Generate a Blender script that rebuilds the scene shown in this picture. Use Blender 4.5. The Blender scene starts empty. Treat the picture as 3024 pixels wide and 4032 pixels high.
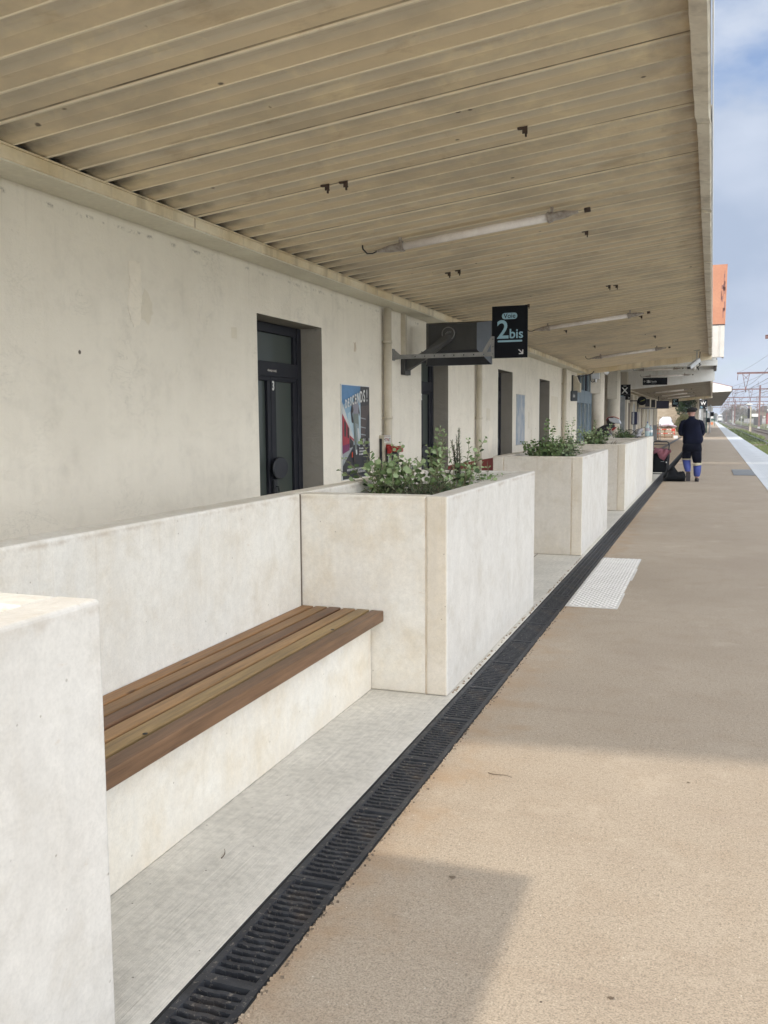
import bpy, bmesh, math, random
from mathutils import Vector, Matrix, noise as mnoise
R = math.radians
random.seed(7)
SC = bpy.context.scene
COL = SC.collection

# ------------------------------------------------------------------ camera
cam_d = bpy.data.cameras.new('camera')
cam = bpy.data.objects.new('camera', cam_d); COL.objects.link(cam)
yaw, pit, roll = 0.3448, 0.0995, -0.0067
fw = Vector((-math.sin(yaw)*math.cos(pit), math.cos(yaw)*math.cos(pit), -math.sin(pit)))
rr = Vector((math.cos(yaw), math.sin(yaw), 0)); uu = rr.cross(fw)
r2 = rr*math.cos(roll) + uu*math.sin(roll); u2 = -rr*math.sin(roll) + uu*math.cos(roll)
m3 = Matrix((r2, u2, -fw)).transposed()
cam.matrix_world = Matrix.Translation((0, 0, 1.45)) @ m3.to_4x4()
cam_d.sensor_fit = 'VERTICAL'; cam_d.sensor_height = 36; cam_d.sensor_width = 27
cam_d.lens = 3586.56/4032*36
cam_d.clip_start = 0.05; cam_d.clip_end = 6000
SC.camera = cam

# ------------------------------------------------------------------ light
SUN_DIR = Vector((0.78, 1.10, -1.06)).normalized()        # the way the light travels
sun_el = math.asin(-SUN_DIR.z)
sun_az = math.atan2(-SUN_DIR.x, -SUN_DIR.y)               # clockwise from +Y
sun_d = bpy.data.lights.new('sun', 'SUN'); sun_d.energy = 2.6; sun_d.angle = R(1.6); sun_d.color = (1.0, 0.90, 0.76)
sun = bpy.data.objects.new('sun', sun_d); COL.objects.link(sun)
sun.rotation_euler = SUN_DIR.to_track_quat('-Z', 'Y').to_euler()

world = bpy.data.worlds.new("World"); SC.world = world; world.use_nodes = True
wt = world.node_tree; wt.nodes.clear()
def wn(t, **k):
    n = wt.nodes.new(t)
    for a, b in k.items(): setattr(n, a, b)
    return n
out = wn('ShaderNodeOutputWorld'); bg = wn('ShaderNodeBackground'); bg.inputs[1].default_value = 0.12
wt.links.new(bg.outputs[0], out.inputs[0])
sky = wn('ShaderNodeTexSky', sky_type='NISHITA', sun_disc=False, sun_elevation=sun_el, sun_rotation=sun_az)
sky.air_density = 1.0; sky.dust_density = 1.2; sky.ozone_density = 1.5
tc = wn('ShaderNodeTexCoord')
mp = wn('ShaderNodeMapping'); mp.inputs['Scale'].default_value = (1.0, 1.0, 2.1); mp.inputs['Location'].default_value = (8.11, 0.28, 0.23)
wt.links.new(tc.outputs['Generated'], mp.inputs[0])
nz = wn('ShaderNodeTexNoise'); nz.inputs['Scale'].default_value = 5.0; nz.inputs['Detail'].default_value = 9; nz.inputs['Roughness'].default_value = 0.55
wt.links.new(mp.outputs[0], nz.inputs[0])
rp = wn('ShaderNodeValToRGB'); rp.color_ramp.elements[0].position = 0.26; rp.color_ramp.elements[1].position = 0.50
wt.links.new(nz.outputs[0], rp.inputs[0])
# cloud colour: grey underside to bright white
nz2 = wn('ShaderNodeTexNoise'); nz2.inputs['Scale'].default_value = 3.3; nz2.inputs['Detail'].default_value = 6
mp2 = wn('ShaderNodeMapping'); mp2.inputs['Scale'].default_value = (1, 1, 2.0); mp2.inputs['Location'].default_value = (4.87, 8.45, 3.43)
wt.links.new(tc.outputs['Generated'], mp2.inputs[0]); wt.links.new(mp2.outputs[0], nz2.inputs[0])
rp2 = wn('ShaderNodeValToRGB'); rp2.color_ramp.elements[0].position = 0.40; rp2.color_ramp.elements[1].position = 0.62
rp2.color_ramp.elements[0].color = (2.9, 3.45, 4.45, 1); rp2.color_ramp.elements[1].color = (4.3, 4.75, 5.6, 1)
wt.links.new(nz2.outputs[0], rp2.inputs[0])
hs = wn('ShaderNodeMix', data_type='RGBA', blend_type='MULTIPLY'); hs.inputs[0].default_value = 1
SKYMUL = hs.inputs[7]; SKYMUL.default_value = (0.80, 0.84, 0.95, 1)
wt.links.new(sky.outputs[0], hs.inputs[6])
mx = wn('ShaderNodeMix', data_type='RGBA'); wt.links.new(rp.outputs[0], mx.inputs[0])
wt.links.new(hs.outputs[2], mx.inputs[6]); wt.links.new(rp2.outputs[0], mx.inputs[7])
# unseen sky to the right and behind is boosted as added fill light
vd = wn('ShaderNodeVectorMath', operation='DOT_PRODUCT'); vd.inputs[1].default_value = Vector((0.80, -0.60, 0.06)).normalized()
wt.links.new(tc.outputs['Generated'], vd.inputs[0])
mr = wn('ShaderNodeMapRange'); mr.inputs['From Min'].default_value = 0.05; mr.inputs['From Max'].default_value = 0.8
mr.inputs['To Min'].default_value = 1.0; mr.inputs['To Max'].default_value = 3.6; mr.interpolation_type = 'SMOOTHSTEP'
wt.links.new(vd.outputs['Value'], mr.inputs[0])
mr.inputs['To Min'].default_value = 0.0; mr.inputs['To Max'].default_value = 1.0
tint = wn('ShaderNodeMix', data_type='RGBA'); tint.inputs[6].default_value = (1, 1, 1, 1); tint.inputs[7].default_value = (6.35, 5.6, 4.65, 1)
wt.links.new(mr.outputs[0], tint.inputs[0])
ml = wn('ShaderNodeMix', data_type='RGBA', blend_type='MULTIPLY'); ml.inputs[0].default_value = 1; wt.links.new(mx.outputs[2], ml.inputs[6]); wt.links.new(tint.outputs[2], ml.inputs[7])
wt.links.new(ml.outputs[2], bg.inputs[0])

SC.view_settings.view_transform = 'Standard'; SC.view_settings.look = 'None'
SC.view_settings.exposure = 0.42; SC.view_settings.gamma = 1.0
SC.render.engine = 'CYCLES'
SC.cycles.max_bounces = 8; SC.cycles.diffuse_bounces = 5; SC.cycles.use_denoising = True

# ------------------------------------------------------------------ helpers
class MB:
    """collects geometry for one mesh object"""
    def __init__(s): s.v = []; s.f = []; s.m = []; s.sm = []
    def add(s, vs, fs, m=0, smooth=False):
        o = len(s.v); s.v += [tuple(v) for v in vs]
        for f in fs: s.f.append(tuple(i+o for i in f)); s.m.append(m); s.sm.append(smooth)
        return s
    def box(s, x0, x1, y0, y1, z0, z1, m=0):
        v = [(x, y, z) for z in (z0, z1) for y in (y0, y1) for x in (x0, x1)]
        return s.add(v, [(0,2,3,1),(4,5,7,6),(0,1,5,4),(2,6,7,3),(0,4,6,2),(1,3,7,5)], m)
    def obox(s, c, ax, ay, az, m=0):
        c, ax, ay, az = map(Vector, (c, ax, ay, az)); v = [c+ax*i+ay*j+az*k for k in (-1,1) for j in (-1,1) for i in (-1,1)]
        return s.add(v, [(0,2,3,1),(4,5,7,6),(0,1,5,4),(2,6,7,3),(0,4,6,2),(1,3,7,5)], m)
    def quad(s, a, b, c, d, m=0): return s.add([a, b, c, d], [(0,1,2,3)], m)
    def ring(s, c, u, w, ru, rw, n):
        return [Vector(c) + Vector(u)*(ru*math.cos(2*math.pi*i/n)) + Vector(w)*(rw*math.sin(2*math.pi*i/n)) for i in range(n)]
    def tube(s, path, r, n=8, m=0, cap=True, smooth=True):
        P = [Vector(p) for p in path]; rs = r if isinstance(r, (list, tuple)) else [r]*len(P)
        vs = []; fs = []; up = None
        for i, p in enumerate(P):
            t = (P[min(i+1, len(P)-1)] - P[max(i-1, 0)]).normalized()
            if up is None: up = Vector((0,0,1)) if abs(t.z) < 0.9 else Vector((1,0,0))
            a = t.cross(up).normalized(); b = a.cross(t).normalized(); up = b
            vs += [p + a*rs[i]*math.cos(2*math.pi*k/n) + b*rs[i]*math.sin(2*math.pi*k/n) for k in range(n)]
        for i in range(len(P)-1):
            for k in range(n):
                a = i*n+k; b = i*n+(k+1) % n; fs.append((a, b, b+n, a+n))
        s.add(vs, fs, m, smooth)
        if cap:
            o = len(s.v)-len(vs)
            s.f.append(tuple(o+k for k in range(n))[::-1]); s.m.append(m); s.sm.append(False)
            s.f.append(tuple(o+(len(P)-1)*n+k for k in range(n))); s.m.append(m); s.sm.append(False)
        return s
    def loft(s, rings, m=0, cap=True, smooth=True):
        n = len(rings[0]); vs = [v for r_ in rings for v in r_]; fs = []
        for i in range(len(rings)-1):
            for k in range(n): a = i*n+k; b = i*n+(k+1) % n; fs.append((a, b, b+n, a+n))
        s.add(vs, fs, m, smooth)
        if cap:
            o = len(s.v)-len(vs)
            s.f.append(tuple(o+k for k in range(n))[::-1]); s.m.append(m); s.sm.append(smooth)
            s.f.append(tuple(o+(len(rings)-1)*n+k for k in range(n))); s.m.append(m); s.sm.append(smooth)
        return s
    def ell(s, c, rx, ry, rz, m=0, nu=14, nv=9, rot=None, wob=0):
        rings = []
        for j in range(nv+1):
            a = math.pi*j/nv; rad = max(math.sin(a), 0.02)
            rg = []
            for i in range(nu):
                t = 2*math.pi*i/nu; p = Vector((rx*rad*math.cos(t), ry*rad*math.sin(t), -rz*math.cos(a)))
                if wob: p *= 1 + wob*mnoise.noise(Vector((p.x*5+c[0]*3, p.y*5, p.z*5)))
                if rot: p = rot @ p
                rg.append(Vector(c)+p)
            rings.append(rg)
        return s.loft(rings, m)
    def prism(s, poly, axis, a, b, m=0):
        """poly: 2D points in the two axes other than `axis`, extruded from a to b"""
        def P(p, t): return {'x': (t, p[0], p[1]), 'y': (p[0], t, p[1]), 'z': (p[0], p[1], t)}[axis]
        n = len(poly); vs = [P(p, a) for p in poly]+[P(p, b) for p in poly]
        fs = [tuple(range(n))[::-1], tuple(range(n, 2*n))]+[(i, (i+1) % n, (i+1) % n+n, i+n) for i in range(n)]
        return s.add(vs, fs, m)
    def mesh(s, name):
        me = bpy.data.meshes.new(name); me.from_pydata(s.v, [], s.f); me.update()
        bm = bmesh.new(); bm.from_mesh(me)
        for f, m_, sm in zip(bm.faces, s.m, s.sm): f.material_index = m_; f.smooth = sm
        bmesh.ops.recalc_face_normals(bm, faces=bm.faces); bm.to_mesh(me); bm.free()
        return me
    def build(s, name, mats, parent=None, bevel=0, seg=2, raw=False):
        me = s.mesh(name)
        for m_ in (mats if isinstance(mats, (list, tuple)) else [mats]): me.materials.append(m_)
        o = bpy.data.objects.new(name, me); COL.objects.link(o)
        if parent is not None: o.parent = parent; o.location = -PLOC(parent) if not raw else (0, 0, 0)
        if bevel:
            b = o.modifiers.new('bevel', 'BEVEL'); b.width = bevel; b.segments = seg; b.limit_method = 'ANGLE'; b.angle_limit = R(40)
            b.harden_normals = False
        return o

def PLOC(o):
    """summed location of a chain of parents (world-space meshes stay put under them)"""
    v = Vector((0, 0, 0))
    while o is not None: v += o.location; o = o.parent
    return v

def tag(o, label=None, cat=None, group=None, kind=None):
    if label: o['label'] = label
    if cat: o['category'] = cat
    if group: o['group'] = group
    if kind: o['kind'] = kind
    return o
def thing(name, loc, label, cat, group=None):
    o = bpy.data.objects.new(name, None); COL.objects.link(o); o.location = loc; o.empty_display_size = 0.1
    return tag(o, label, cat, group)
def copy_tree(o, parent=None):
    c = o.copy(); COL.objects.link(c)
    if parent is not None: c.parent = parent
    for ch in [k for k in bpy.data.objects if k.parent == o]: copy_tree(ch, c)
    return c

def text(body, size, mat, name, parent, loc, rot, align='CENTER', bold=0.0, sx=1.0, depth=0.0008, spacing=1.0):
    cu = bpy.data.curves.new(name, 'FONT'); cu.body = body; cu.size = size; cu.align_x = align; cu.align_y = 'CENTER'
    cu.offset = bold; cu.extrude = depth; cu.space_character = spacing; cu.resolution_u = 4
    tmp = bpy.data.objects.new('tmp', cu); COL.objects.link(tmp)
    bpy.context.view_layer.update()
    me = bpy.data.meshes.new_from_object(tmp.evaluated_get(bpy.context.evaluated_depsgraph_get()))
    bpy.data.objects.remove(tmp); bpy.data.curves.remove(cu)
    me.materials.clear(); me.materials.append(mat); me.name = name
    for v in me.vertices: v.co.x *= sx
    o = bpy.data.objects.new(name, me); COL.objects.link(o); o.parent = parent
    o.location = Vector(loc) - PLOC(parent); o.rotation_euler = rot
    return o
FACE_CAM = (R(90), 0, 0)            # text facing -Y
FACE_X = (R(90), 0, R(90))          # text on a wall facing +X

def skin(name, verts, edges, radii, mats, parent, root=0, sub=2, ell=None):
    me = bpy.data.meshes.new(name); me.from_pydata([tuple(v) for v in verts], edges, []); me.update()
    o = bpy.data.objects.new(name, me); COL.objects.link(o)
    md = o.modifiers.new('skin', 'SKIN'); md.use_smooth_shade = True
    for i, sv in enumerate(me.skin_vertices[0].data):
        rd = radii[i]; sv.radius = rd if isinstance(rd, (tuple, list)) else (rd, rd); sv.use_root = (i == root)
    sb = o.modifiers.new('sub', 'SUBSURF'); sb.levels = sub; sb.render_levels = sub
    bpy.context.view_layer.update()
    ev = bpy.data.meshes.new_from_object(o.evaluated_get(bpy.context.evaluated_depsgraph_get()))
    bpy.data.objects.remove(o); bpy.data.meshes.remove(me)
    ev.name = name; ev.materials.clear()
    for m_ in (mats if isinstance(mats, (list, tuple)) else [mats]): ev.materials.append(m_)
    for p in ev.polygons: p.use_smooth = True; p.material_index = 0
    o = bpy.data.objects.new(name, ev); COL.objects.link(o); o.parent = parent
    if parent is not None: o.location = -PLOC(parent)
    return o

# ------------------------------------------------------------------ materials
class NT:
    def __init__(s, name):
        s.m = bpy.data.materials.new(name); s.m.use_nodes = True; s.t = s.m.node_tree; s.b = s.t.nodes['Principled BSDF']
        s.tc = s.n('ShaderNodeTexCoord'); s.P = s.tc.outputs['Object']
    def n(s, t, **k):
        x = s.t.nodes.new(t)
        for a, b in k.items(): setattr(x, a, b)
        return x
    def L(s, a, b): s.t.links.new(a, b)
    def setv(s, sock, v):
        if hasattr(v, 'links') or isinstance(v, bpy.types.NodeSocket): s.L(v, sock)
        else: sock.default_value = v
    def mapv(s, sc=(1,1,1), loc=(0,0,0), src=None):
        m = s.n('ShaderNodeMapping'); m.inputs['Scale'].default_value = sc; m.inputs['Location'].default_value = loc
        s.L(src or s.P, m.inputs[0]); return m.outputs[0]
    def noise(s, scale, detail=5, rough=0.55, src=None, dist=0):
        x = s.n('ShaderNodeTexNoise'); x.inputs['Scale'].default_value = scale; x.inputs['Detail'].default_value = detail
        x.inputs['Roughness'].default_value = rough; x.inputs['Distortion'].default_value = dist
        s.L(src or s.P, x.inputs[0]); return x.outputs[0]
    def vor(s, scale, src=None, feat='F1'):
        x = s.n('ShaderNodeTexVoronoi', feature=feat); x.inputs['Scale'].default_value = scale; s.L(src or s.P, x.inputs[0]); return x.outputs[0]
    def ramp(s, f, stops):
        x = s.n('ShaderNodeValToRGB'); e = x.color_ramp.elements
        while len(e) < len(stops): e.new(0.5)
        for el, (p, c) in zip(e, stops): el.position = p; el.color = (c, c, c, 1) if isinstance(c, (int, float)) else (*c, 1)
        s.L(f, x.inputs[0]); return x.outputs[0]
    def mix(s, f, a, b, mode='MIX'):
        x = s.n('ShaderNodeMix', data_type='RGBA', blend_type=mode)
        for sock, v in ((x.inputs[0], f), (x.inputs[6], a), (x.inputs[7], b)):
            if isinstance(v, tuple) and len(v) == 3: v = (*v, 1)
            s.setv(sock, v)
        return x.outputs[2]
    def math(s, op, a, b=0.0, c=0.0):
        x = s.n('ShaderNodeMath', operation=op); s.setv(x.inputs[0], a); s.setv(x.inputs[1], b); s.setv(x.inputs[2], c); return x.outputs[0]
    def xyz(s, src=None):
        x = s.n('ShaderNodeSeparateXYZ'); s.L(src or s.P, x.inputs[0]); return x.outputs
    def bump(s, h, strength=0.3, dist=0.01, prev=None):
        x = s.n('ShaderNodeBump'); x.inputs['Strength'].default_value = strength; x.inputs['Distance'].default_value = dist
        s.L(h, x.inputs['Height'])
        if prev is not None: s.L(prev, x.inputs['Normal'])
        return x.outputs[0]
    def done(s, col, rough=0.8, nrm=None, metal=0.0, spec=0.5):
        s.setv(s.b.inputs['Base Color'], (*col, 1) if isinstance(col, tuple) and len(col) == 3 else col)
        s.setv(s.b.inputs['Roughness'], rough); s.b.inputs['Metallic'].default_value = metal
        s.b.inputs['Specular IOR Level'].default_value = spec
        if nrm is not None: s.L(nrm, s.b.inputs['Normal'])
        return s.m

def M(name, c1, c2=None, sc=4.0, rough=0.75, bump=0.15, bsc=60.0, speck=None, streak=None, metal=0.0, spec=0.4, lo=0.35, hi=0.65):
    t = NT(name); c2 = c2 or tuple(x*0.82 for x in c1)
    col = t.mix(t.ramp(t.noise(sc), [(lo, 0.0), (hi, 1.0)]), c1, c2)
    col = t.mix(0.5, col, t.ramp(t.noise(sc*14, 3), [(0.3, 0.80), (0.7, 1.0)]), 'MULTIPLY')
    if streak:
        n = t.noise(1.0, 4, src=t.mapv((streak[2], streak[2], streak[2]*0.06)))
        col = t.mix(t.math('MULTIPLY', t.ramp(n, [(0.5, 0.0), (0.72, 1.0)]), streak[1]), col, streak[0])
    if speck:
        v = t.vor(speck[2]); col = t.mix(t.math('MULTIPLY', t.ramp(v, [(0.06, 1.0), (0.12, 0.0)]), speck[1]), col, speck[0])
    nrm = t.bump(t.noise(bsc, 4), bump, 0.004) if bump else None
    return t.done(col, rough, nrm, metal, spec)

def concrete(name, warm, cool, seed=0.0, streaky=0.3):
    t = NT(name); P = t.mapv((1,1,1), (seed, seed*1.7, seed*0.6))
    n1 = t.noise(2.3, 7, 0.66, P); n2 = t.noise(6.5, 6, 0.62, P, 0.6); n3 = t.noise(34, 4, 0.6, P)
    col = t.mix(t.ramp(n1, [(0.36, 0.0), (0.62, 1.0)]), warm, cool)
    col = t.mix(t.math('MULTIPLY', t.ramp(n2, [(0.44, 0.0), (0.62, 1.0)]), 0.4), col, tuple(min(1, x*1.08) for x in cool))
    col = t.mix(t.math('MULTIPLY', t.ramp(n2, [(0.30, 1.0), (0.46, 0.0)]), 0.34), col, tuple(x*y_ for x, y_ in zip(warm, (0.84, 0.80, 0.72))))
    col = t.mix(0.6, col, t.ramp(n3, [(0.3, 0.86), (0.65, 1.02)]), 'MULTIPLY')
    col = t.mix(0.5, col, t.ramp(t.noise(110, 3, 0.7, P), [(0.3, 0.84), (0.6, 1.03)]), 'MULTIPLY')
    st = t.noise(1.0, 4, 0.6, t.mapv((16, 16, 0.8), (seed, 0, 0)))
    col = t.mix(t.math('MULTIPLY', t.ramp(st, [(0.45, 0.0), (0.7, 1.0)]), streaky), col, tuple(x*0.82 for x in cool))
    # air-hole pits, a few of them large enough to see
    v = t.vor(15, P); pm = t.ramp(t.noise(3.0, 2, 0.5, P), [(0.44, 0.0), (0.52, 1.0)])
    pit = t.math('MULTIPLY', t.ramp(v, [(0.035, 1.0), (0.065, 0.0)]), pm)
    col = t.mix(t.math('MULTIPLY', pit, 0.7), col, (0.22, 0.19, 0.15))
    # smudged rust-brown scuffs
    sf = t.math('MULTIPLY', t.ramp(t.noise(9, 6, 0.7, t.mapv((1, 1, 2.2), (seed+5, 0, 3))), [(0.65, 0.0), (0.72, 1.0)]), 0.32)
    col = t.mix(sf, col, (0.47, 0.37, 0.26))
    x_, y_, z_ = t.xyz(); wz = t.math('ADD', z_, t.math('MULTIPLY', t.noise(7, 5, 0.7), 0.05))
    rim = t.ramp(t.math('MULTIPLY', t.math('SUBTRACT', wz, 0.95), 5.0), [(0.0, 0.0), (0.50, 0.0), (0.58, 0.8), (0.63, 0.25), (0.68, 0.0), (1.0, 0.0)])
    rim = t.math('MULTIPLY', rim, t.ramp(t.noise(4.2, 5, 0.7, P), [(0.47, 0.0), (0.60, 1.0)]))
    col = t.mix(t.math('MULTIPLY', rim, 0.55), col, (0.30, 0.23, 0.16))
    dr = t.noise(1.0, 5, 0.65, t.mapv((42, 42, 1.1), (seed, 0, 0))); dz = t.n('ShaderNodeMapRange'); t.L(z_, dz.inputs[0]); dz.inputs[1].default_value = 0.55; dz.inputs[2].default_value = 1.0
    col = t.mix(t.math('MULTIPLY', t.math('MULTIPLY', t.ramp(dr, [(0.56, 0.0), (0.68, 1.0)]), dz.outputs[0]), 0.28), col, (0.44, 0.37, 0.28))
    bz = t.n('ShaderNodeMapRange'); t.L(wz, bz.inputs[0]); bz.inputs[1].default_value = 0.14; bz.inputs[2].default_value = 0.03
    col = t.mix(t.math('MULTIPLY', t.math('MULTIPLY', bz.outputs[0], t.ramp(n2, [(0.4, 0.2), (0.6, 1.0)])), 0.35), col, (0.42, 0.36, 0.28))
    h = t.math('SUBTRACT', t.math('MULTIPLY', n3, 0.4), t.math('MULTIPLY', pit, 0.9))
    return t.done(col, t.ramp(n2, [(0.3, 0.75), (0.7, 0.6)]), t.bump(h, 0.35, 0.004), 0, 0.35)

C_warm = (0.643, 0.581, 0.473); C_cool = (0.679, 0.652, 0.585)
m_conc = [concrete('precast_concrete', C_warm, C_cool, 0.0), concrete('precast_concrete_pale', (0.603, 0.562, 0.482), (0.648, 0.630, 0.576), 3.3, 0.3),
          concrete('precast_concrete_grey', (0.540, 0.491, 0.410), (0.594, 0.553, 0.486), 7.1), concrete('precast_concrete_white', (0.551, 0.522, 0.469), (0.608, 0.585, 0.537), 11.7, 0.32)]
m_endst = concrete('stained_panel_end', (0.576, 0.500, 0.378), (0.630, 0.576, 0.486), 21.0, 0.7)
m_cap = M('stained_edge', (0.62, 0.55, 0.44), (0.46, 0.36, 0.25), 9)
m_mortar = M('dark_joint', (0.16, 0.13, 0.10), None, 20)

def m_platform():
    t = NT('sand_asphalt'); n1 = t.noise(0.8, 5, 0.6); n2 = t.noise(5, 5, 0.6); n3 = t.noise(170, 3, 0.7); n4 = t.noise(62, 5, 0.75)
    col = t.mix(t.ramp(n1, [(0.35, 0.0), (0.65, 1.0)]), (0.385, 0.322, 0.247), (0.345, 0.284, 0.215))
    col = t.mix(t.math('MULTIPLY', t.ramp(n2, [(0.5, 0.0), (0.72, 1.0)]), 0.35), col, (0.31, 0.24, 0.17))
    col = t.mix(0.9, col, t.ramp(n3, [(0.34, 0.58), (0.5, 0.99), (0.64, 1.22)]), 'MULTIPLY')
    col = t.mix(0.8, col, t.ramp(n4, [(0.35, 0.72), (0.47, 1.0), (0.64, 1.12)]), 'MULTIPLY')
    x, y, z = t.xyz()
    # ochre staining alongside the drain, broken up by noise
    w = t.math('ADD', x, t.math('MULTIPLY', t.noise(3.5, 5, 0.65), 0.9))
    col = t.mix(t.math('MULTIPLY', t.ramp(w, [(-0.0, 0.0)] if False else [(0.0, 0.0), (1.0, 0.0)]), 0), col, (0.3, 0.2, 0.1))
    edge = t.n('ShaderNodeMapRange'); t.L(w, edge.inputs[0]); edge.inputs[1].default_value = -0.62; edge.inputs[2].default_value = -0.35
    edge.inputs[3].default_value = 1; edge.inputs[4].default_value = 0
    col = t.mix(t.math('MULTIPLY', t.math('MULTIPLY', edge.outputs[0], t.ramp(n2, [(0.35, 0.2), (0.6, 1.0)])), 0.5), col, (0.34, 0.22, 0.12))
    # faint cross streaks left by water
    st = t.noise(1.0, 5, 0.65, t.mapv((1.2, 7, 1)))
    col = t.mix(t.math('MULTIPLY', t.ramp(st, [(0.56, 0.0), (0.75, 1.0)]), 0.25), col, (0.24, 0.18, 0.135))
    v = t.vor(26); col = t.mix(t.math('MULTIPLY', t.ramp(v, [(0.045, 1.0), (0.06, 0.0)]), 0.9), col, (0.62, 0.56, 0.47))
    gum = t.vor(1.7, t.mapv((1, 1, 1), (0.4, 0.7, 0))); col = t.mix(t.math('MULTIPLY', t.ramp(gum, [(0.020, 1.0), (0.030, 0.0)]), 0.35), col, (0.16, 0.13, 0.11))
    pt = t.noise(0.55, 6, 0.7, t.mapv((1, 1, 1), (5, 5, 0)), 0.8); col = t.mix(t.math('MULTIPLY', t.ramp(pt, [(0.55, 0.0), (0.63, 1.0)]), 0.20), col, (0.30, 0.24, 0.19))
    pt2 = t.noise(1.6, 6, 0.75, t.mapv((1, 1, 1), (2, 9, 0))); col = t.mix(t.math('MULTIPLY', t.ramp(pt2, [(0.57, 0.0), (0.66, 1.0)]), 0.22), col, (0.54, 0.46, 0.36))
    v2 = t.vor(4.3); col = t.mix(t.math('MULTIPLY', t.ramp(v2, [(0.012, 1.0), (0.02, 0.0)]), 0.9), col, (0.05, 0.035, 0.03))
    h = t.math('ADD', t.math('MULTIPLY', n4, 1.0), t.math('MULTIPLY', n3, 0.6))
    return t.done(col, 0.9, t.bump(h, 0.6, 0.005), 0, 0.25)
m_plat = m_platform()

def m_broom():
    t = NT('broomed_concrete'); n1 = t.noise(2.2, 6, 0.62); n2 = t.noise(28, 5, 0.65)
    br = t.noise(1.0, 4, 0.6, t.mapv((210, 3.0, 1)))
    col = t.mix(t.ramp(n1, [(0.35, 0.0), (0.65, 1.0)]), (0.63, 0.60, 0.53), (0.53, 0.505, 0.445))
    col = t.mix(0.7, col, t.ramp(n2, [(0.35, 0.78), (0.55, 1.0), (0.7, 1.1)]), 'MULTIPLY')
    col = t.mix(0.6, col, t.ramp(br, [(0.35, 0.8), (0.65, 1.08)]), 'MULTIPLY')
    x, y, z = t.xyz()
    w = t.math('ADD', x, t.math('MULTIPLY', t.noise(7, 4), 0.12))
    e = t.n('ShaderNodeMapRange'); t.L(w, e.inputs[0]); e.inputs[1].default_value = -1.27; e.inputs[2].default_value = -1.17
    col = t.mix(t.math('MULTIPLY', e.outputs[0], 0.4), col, (0.66, 0.62, 0.56))
    v = t.vor(13); col = t.mix(t.math('MULTIPLY', t.ramp(v, [(0.03, 1.0), (0.05, 0.0)]), 0.8), col, (0.10, 0.085, 0.07))
    return t.done(col, 0.9, t.bump(t.math('ADD', br, n2), 0.5, 0.004), 0, 0.25)
m_pave = m_broom()

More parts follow.
